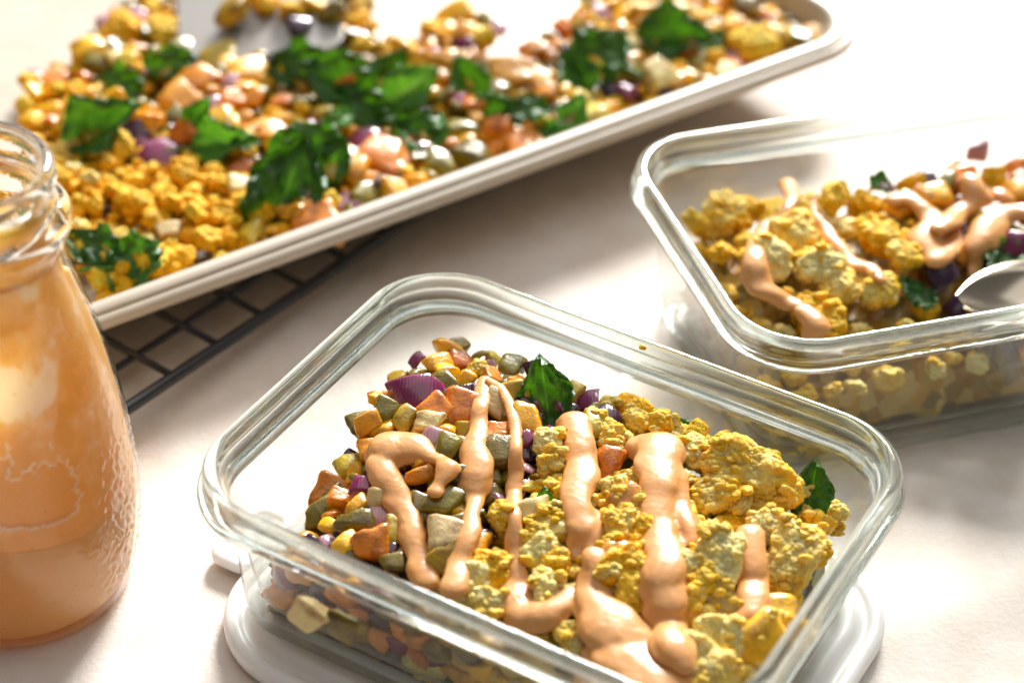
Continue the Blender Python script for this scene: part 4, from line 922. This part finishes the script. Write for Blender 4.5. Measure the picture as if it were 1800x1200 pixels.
S2 = [('sauce trail looping over the tofu at the left of the right hand container', [[(1385, 322, 20), (1395, 350, 18), (1375, 378, 14), (1345, 395, 16), (1330, 430, 22), (1325, 470, 26), (1335, 505, 28), (1370, 525, 22), (1400, 535, 18)]]),
 ('sauce trail over the middle tofu of the right hand container', [[(1425, 360, 14), (1440, 385, 16), (1465, 420, 16), (1500, 465, 20), (1530, 470, 16), (1548, 490, 12)], [(1435, 345, 12), (1420, 370, 12)]]),
 ('sauce patch by the front left rim of the right hand container', [[(1415, 545, 22), (1440, 570, 24), (1425, 590, 18)]]),
 ('heavy sauce fold over the vegetables, nearest the middle of the right hand container', [[(1570, 350, 20), (1600, 345, 18), (1640, 385, 26), (1625, 425, 28), (1640, 455, 24), (1668, 440, 24), (1675, 405, 20)]]),
 ('tall sauce fold at the back right of the right hand container', [[(1700, 315, 26), (1725, 345, 24), (1690, 370, 24), (1650, 400, 20)], [(1755, 340, 22), (1775, 350, 18)]]),
 ('dripping sauce fold at the right edge of the picture', [[(1800, 370, 26), (1765, 375, 28), (1730, 400, 30), (1715, 435, 24), (1712, 465, 14), (1710, 485, 10)], [(1760, 395, 20), (1740, 430, 18)]])]
bpy.context.view_layer.update()
for lb, paths in S2: sauce('c2', C2, h2, paths, PX2, lb, G2, vox=.12)
def build_spoon():
    st = m_plain('stainless_steel', (.50, .44, .35), Metallic=1., Roughness=.22)
    P0 = at(1684, 550, 4.3); root = empty('serving_spoon', P0, R(14)); tag(root, 'steel spoon in the right hand container, cut off by the picture edge', 'spoon')
    V, F = [], []; n, m = 22, 14
    for layer in (0, 1):
        for i in range(n):
            s = i/(n-1); w_ = 2.0*math.sin(math.pi*min(1, s*.93+.035))**.7
            for j in range(m):
                t = -1+2*j/(m-1); V.append((s*6.2, t*w_, -1.0*math.sin(math.pi*s)*(1-t*t)**.8+.6+.3*s-(.12 if layer else 0)))
    for L_ in (0, 1):
        o = L_*n*m
        for i in range(n-1):
            for j in range(m-1):
                f = (o+i*m+j, o+(i+1)*m+j, o+(i+1)*m+j+1, o+i*m+j+1); F.append(f if L_ == 0 else f[::-1])
    for i in range(n-1):
        for j, sg in ((0, 1), (m-1, -1)):
            a, b = i*m+j, (i+1)*m+j; f = (a, b, b+n*m, a+n*m); F.append(f[::-1] if sg > 0 else f)
    link('bowl', mesh('spoon_bowl', V, F, mats=[st]), parent=root)
    V, F = tube([(6.0, 0, .9), (7.2, 0, 1.6), (9.5, 0, 3.2), (13, 0, 5.4), (18, 0, 7.4)], [.35, .32, .3, .38, .55], 10)
    link('handle', mesh('spoon_handle', V, F, mats=[st]), parent=root)
build_spoon()
# ================================================================== food on the sheet pan
FOODPX = [(35, 240), (50, 130), (140, 90), (175, 40), (235, 0), (250, -90), (640, -90), (650, 55), (700, 75), (760, 40), (850, 40), (850, 100), (905, 125), (960, 62), (1010, 20), (1100, -60), (1440, -60), (1500, 70), (1490, 140), (200, 660), (-400, 860), (-400, 330)]
TOFUPX = [(-400, 330), (40, 180), (120, 280), (330, 270), (420, 300), (440, 420), (400, 480), (100, 640), (-400, 860)]
def ht(a, b):
    k = sst((b-6.6)/2.2)
    return TZ+.35+1.0*k+.35*math.sin(a*.9)*math.cos(b*.8)+.25*math.sin(a*1.7+b)
PXT = FPX/106.
HT = [('leaf', 250, 480, 120, 0, 'broad dark spinach leaf at the lower left corner of the pan'), ('leaf', 165, 450, 100, 150, 'crinkled spinach leaf beside the bottle, lower left of the pan'),
 ('leaf', 205, 165, 100, 160, 'small spinach leaf at the upper left of the food on the pan'), ('leaf', 185, 240, 150, 30, 'long crinkled spinach leaf left of the purple onions'), ('leaf', 305, 128, 90, 20, 'half buried spinach leaf at the back left of the pan'),
 ('leaf', 350, 215, 70, 70, 'small spinach leaf above the stem, left half of the pan'), ('leafl', 395, 268, 110, 5, 'bright green spinach stem lying across the left half of the pan'), ('leaf', 435, 270, 60, 20, 'spinach tip at the end of the bright stem'),
 ('leaf', 505, 345, 180, 75, 'largest hanging spinach leaf at the near rim, left of the middle of the pan'), ('leaf', 540, 280, 130, 20, 'folded spinach leaf above the largest hanging leaf'), ('leaf', 520, 130, 120, 170, 'flat spinach leaf at the back of the middle leaf row'),
 ('leaf', 590, 160, 150, 170, 'broad spinach leaf in the middle leaf row'), ('leaf', 625, 200, 130, 140, 'striped spinach leaf in front of the broad middle one'), ('leaf', 690, 140, 130, 80, 'upright dark spinach leaf in the centre of the pan'),
 ('leafl', 720, 170, 120, 50, 'bright spinach blade beside the upright leaf'), ('leaf', 725, 245, 130, 160, 'crinkled pale spinach leaf below the upright leaf'), ('leafl', 600, 225, 60, 40, 'small bright green curl left of the crinkled pale leaf'),
 ('leaf', 825, 160, 110, 110, 'arched spinach leaf right of the centre of the pan'), ('leaf', 870, 205, 100, 10, 'spinach leaf in front of the arched one'), ('leaf', 935, 212, 90, 30, 'spinach leaf near the rim right of the arched one'),
 ('leafl', 1008, 215, 80, 70, 'pale lit spinach leaf near the rim, right half of the pan'), ('leaf', 1045, 105, 130, 150, 'dark domed spinach leaf in the right half of the pan'), ('leaf', 1010, 150, 110, 120, 'spinach leaf under the dark domed one'),
 ('leaf', 1185, 80, 150, 10, 'dark spinach leaf near the right end of the pan'), ('leaf', 1245, 85, 80, 40, 'pale spinach leaf at the right end of the dark one'), ('leaf', 585, 300, 90, 70, 'thin spinach blade right of the largest hanging leaf'),
 ('leaf', 975, 250, 70, 20, 'small spinach scrap close to the near rim'),
 ('purple', 285, 272, 74, 70, 'largest purple onion chunk on the pan, left half'), ('dark', 240, 232, 56, 20, 'dark violet onion beside the largest purple chunk'), ('purple', 262, 252, 46, 40, 'magenta onion bit between the two dark ones'),
 ('dark', 305, 195, 50, 60, 'dark onion above the largest purple chunk'), ('pink', 372, 182, 40, 0, 'pale violet onion glint left of the middle'), ('dark', 522, 238, 44, 20, 'dark onion near the middle of the pan'),
 ('purple', 632, 250, 60, 10, 'purple onion slice under the small bright curl'), ('pink', 240, 30, 44, 0, 'mauve onion bit at the back left edge of the food'), ('pink', 362, 75, 36, 40, 'mauve onion bit at the back of the pan'),
 ('purple', 1105, 155, 40, 60, 'purple onion bit in the right half of the pan'), ('pink', 1292, 105, 44, 10, 'white violet onion bit near the right end of the pan'), ('pink', 870, 52, 46, 10, 'pale violet onion bit beside the bare patch of the pan'),
 ('purple', 815, 80, 40, 10, 'purple onion bit at the left of the bare patch'), ('pink', 1060, 25, 40, 0, 'white onion bit at the right of the bare patch'), ('dark', 1300, 90, 40, 60, 'dark onion near the right end of the pan'),
 ('gold', 215, 62, 84, 40, 'rounded orange tofu lump at the back left edge of the food'), ('gold', 268, 14, 50, 60, 'small orange tofu lump at the top edge of the picture'), ('gold', 290, 55, 70, 0, 'orange yellow lump next to the rounded one at the back left'),
 ('yellow', 440, 132, 70, 20, 'rounded yellow chunk in the back left of the pan'), ('corange', 535, 98, 80, 120, 'orange chunk with a bright white glint at the back of the pan'), ('cream', 555, 62, 60, 140, 'white glinting chunk behind the orange one'),
 ('yellow', 325, 190, 80, 130, 'yellow chunk above the dark onions'), ('wyellow', 395, 225, 80, 120, 'yellow wedge above the bright stem'), ('yellow', 480, 240, 80, 20, 'broad yellow chunk right of the yellow wedge'),
 ('yellow', 800, 40, 70, 20, 'yellow orange chunk at the left edge of the bare patch'), ('yellow', 905, 140, 80, 10, 'large yellow chunk in the middle of the right half'), ('yellow', 950, 145, 60, 60, 'yellow chunk right of the large one, in front of the bare patch'),
 ('yellow', 1112, 122, 60, 40, 'yellow chunk beside a pale one, right half of the pan'), ('cream', 1158, 135, 50, 140, 'white glinting chunk in the right half of the pan'), ('gold', 1330, 78, 90, 10, 'yellow white tofu lump near the right end'),
 ('yellow', 1438, 68, 70, 20, 'yellow chunk nearest the right corner of the pan'), ('cream', 1280, 135, 44, 0, 'white chunk at the near rim by the right end'), ('corange', 925, 262, 60, 10, 'bright orange yellow chunk at the near rim'),
 ('orange', 870, 228, 44, 0, 'small orange dice under the arched leaf'), ('corange', 670, 285, 70, 80, 'glossy orange chunk near the rim, middle of the pan'), ('wyellow', 625, 300, 60, 80, 'yellow strip with a white glint near the rim'),
 ('pink', 600, 355, 50, 150, 'pinkish chunk at the near rim beside the largest hanging leaf'), ('olive', 650, 350, 60, 0, 'olive slice at the near rim'), ('yellow', 700, 345, 56, 0, 'yellow green chunk at the near rim'),
 ('corange', 560, 390, 60, 0, 'orange chunk at the near rim below the largest hanging leaf'), ('cream', 420, 330, 34, 10, 'pinkish white chunk among the golden tofu'), ('cream', 298, 410, 34, 10, 'white chunk among the golden tofu at the lower left'),
 ('orange', 350, 145, 60, 40, 'orange chunk at the back left of the pan'), ('pale', 385, 105, 60, 30, 'pale chunk at the back left of the pan'), ('olive', 330, 95, 60, 30, 'olive chunk at the back left of the pan')]
def tray_pieces():
    for kind, px, py, wpx, rz, label in HT:
        P = hit(px, py, TR, ht, 3.5); s = wpx/PXT; grp = 'leaves and chunks on the sheet pan'
        if kind.startswith('leaf'):
            Mx = Euler((R(30)+PR.uniform(-.3, .4), PR.uniform(-.3, .3), 0)).to_matrix() @ Matrix.Rotation(R(rz), 3, 'Z')
            piece(kind, (P[0], P[1], P[2]+.45), s*.94, label, grp, Mx.to_euler(), var=px+py)
        else:
            Mx = Matrix.Rotation(R(15), 3, 'X') @ Matrix.Rotation(R(rz), 3, 'Z') @ Matrix.Rotation(PR.uniform(-.5, .5), 3, 'Y')
            piece(kind, (P[0], P[1], P[2]+.05), s, label, grp, Mx.to_euler(), (1, 1, 1), var=px)
            reg('t', P, s*.45)
tray_pieces()
def zone_t(a, b):
    x, y, _ = TR.w(a, b); q = topx((x, y, ht(a, b))); return q
def cht(a, b, rg):
    q = zone_t(a, b)
    if not poly_in(FOODPX, q[0], q[1]): return None, 0
    if poly_in(TOFUPX, q[0], q[1]): return rg.choice(['gold', 'smallg', 'gold', 'gold', 'smallg', 'tofu']), rg.uniform(.7, 1.5)
    if q[0] < 560: return rg.choice(['gold', 'yellow', 'orange', 'gold', 'wyellow', 'yellow', 'pale', 'olive', 'gold', 'corange', 'pink']), rg.uniform(.8, 1.5)
    return rg.choice(['yellow', 'yellow', 'orange', 'olive', 'pale', 'corange', 'gold', 'olive', 'gold', 'purple', 'worange', 'wyellow', 'yellow', 'dark']), rg.uniform(.7, 1.35)
def labt(k, a, b): return 'by'
fill(TR, ht, 't', 560, .77, cht, labt, (-14, 23.6), (8.0, 33), lambda a, b: True, 'roasted bits by', 0, tries=16000, seed=4, marks=MKT)
def crumbs():
    rg = np.random.default_rng(8); rr_ = random.Random(3); V0, F0 = ICO[1]; out = {0: ([], []), 1: ([], []), 2: ([], [])}
    n = 0
    while n < 3200:
        a = rr_.uniform(-14, 24.2); b = rr_.uniform(7.9, 33); q = zone_t(a, b)
        if not poly_in(FOODPX, q[0], q[1]) or not (-80 < q[0] < 1600 and -60 < q[1] < 700): continue
        k = 0 if poly_in(TOFUPX, q[0], q[1]) else rr_.choice((0, 1, 2)); Vs, Fs = out[k]
        s = rr_.uniform(.18, .6); x, y, _ = TR.w(a, b)
        V = V0*(1+.25*lowf(V0, rg, 3)[:, None])*s*np.array([1, .8, .7])+np.array([x, y, max(TZ+.2, ht(a, b)-rr_.uniform(.1, .9))])
        o = len(Vs)*len(V0); Vs.append(V); Fs.append(F0+o); n += 1
    for k, (m, nm) in enumerate(((TOFUG, 'yellow tofu crumbs'), (YELLOW, 'yellow vegetable crumbs'), (OLIVE, 'olive vegetable crumbs'))):
        Vs, Fs = out[k]; V = np.concatenate(Vs); o = link('food_crumbs', mesh('food_crumbs', V, np.concatenate(Fs), mats=[m], attrs={'skin': np.zeros(len(V))}))
        tag(o, f'fine {nm} strewn between the pieces on the sheet pan', 'crumbs', kind='stuff')
crumbs()
def build_turner():
    st = m_plain('turner_steel', (.34, .32, .30), Metallic=.6, Roughness=.45); P0 = at(455, 35, 4.3); root = empty('serving_turner', P0, R(8))
    tag(root, 'steel serving turner pushed under the food at the top edge of the picture', 'turner')
    V, F = sweep(smooth_prof([(-.1, 0), (0, .05), (-.1, .12), (-.3, .12)], 2), 3.9, 3.1, 1.0, True, True, n=6); o = link('blade', mesh('turner_blade', V, F, mats=[st]), rot=(R(10), R(-9), 0), parent=root)
    V, F = tube([(3.6, 0, .6), (4.6, .2, 1.5), (6, .4, 2.0), (10, .8, 2.1), (20, 1.4, 2.6)], [.3, .35, .4, .55, .6], 12); link('handle', mesh('turner_handle', V, F, mats=[st]), parent=root)
    for i, (dx, dy, k, s) in enumerate(((1.5, 0, 'gold', 1.6), (2.6, .6, 'yellow', 1.5), (.3, .5, 'gold', 1.3), (-1.2, -.4, 'pale', 1.4), (3.4, -.3, 'olive', 1.3), (2.0, -1.2, 'dark', 1.3), (-.5, 1.4, 'orange', 1.2))):
        piece(k, (P0[0]+dx, P0[1]+dy, P0[2]+.6), s, f'{WORD[k]} lying on the blade of the turner', 'food on the turner blade')
build_turner()
def loose_crumbs(fr, h, key, n, ok, lab, lift=.0):
    rg = np.random.default_rng(21); rr_ = random.Random(6); V0, F0 = ICO[2]; A = FIELDS[key]; Vs, Fs = [], []; tries = 0
    while len(Vs) < n:
        q = A[rr_.randrange(len(A))]; r = q[3]; an = rr_.uniform(0, 6.28); f = math.sqrt(rr_.random())*1.05
        x, y = q[0]+r*f*math.cos(an), q[1]+r*f*math.sin(an); a, b = fr.loc((x, y))
        if not ok(a, b): continue
        tries += 1
        if tries > n*6: break
        z, ob = surf(x, y)
        if z is None or ob.name.split('.')[0] not in ('tofu_crumble', 'tofu_chunk', 'pepper_dice', 'vegetable_dice') or abs(z-h(a, b)) > 1.6: continue
        s = rr_.choice((.07, .1, .14, .2, .27)); V = V0*(1+.45*lowf(V0, rg, 2.5)+.25*lowf(V0, rg, 6))[:, None]*s*np.array([1, rr_.uniform(.6, .9), .6])+np.array([x, y, z-.02])
        Fs.append(F0+len(Vs)*len(V0)); Vs.append(V)
    o = link('tofu_crumbs', mesh('tofu_crumbs', np.concatenate(Vs), np.concatenate(Fs), mats=[TOFU])); tag(o, lab, 'crumbs', kind='stuff')
loose_crumbs(C1, h1, 'c1', 420, lambda a, b: a > -1.6-.35*b*(1 if b < 0 else -.3) and inner1(a, b, h1(a, b), .3), 'fine yellow tofu crumbs sprinkled over the heap in the nearest container')
loose_crumbs(C2, h2, 'c2', 200, lambda a, b: a < 1 and inner2(a, b, h2(a, b), .4), 'fine yellow tofu crumbs sprinkled over the heap in the right hand container')
# ------------------------------------------------------------------ small marks
def smalls():
    P = at(1130, 610, 7.35); piece('smallg', P, .32, 'tiny yellow crumb stuck on the back rim of the nearest container', 'stray crumbs')
    P = at(1720, 268, 5.2); piece('pink', P, .95, 'single mauve onion flake stuck high on the far glass wall, right hand container', 'stray crumbs', (R(65), 0, .3))
    P = at(1435, 948, 3.4); 
smalls()
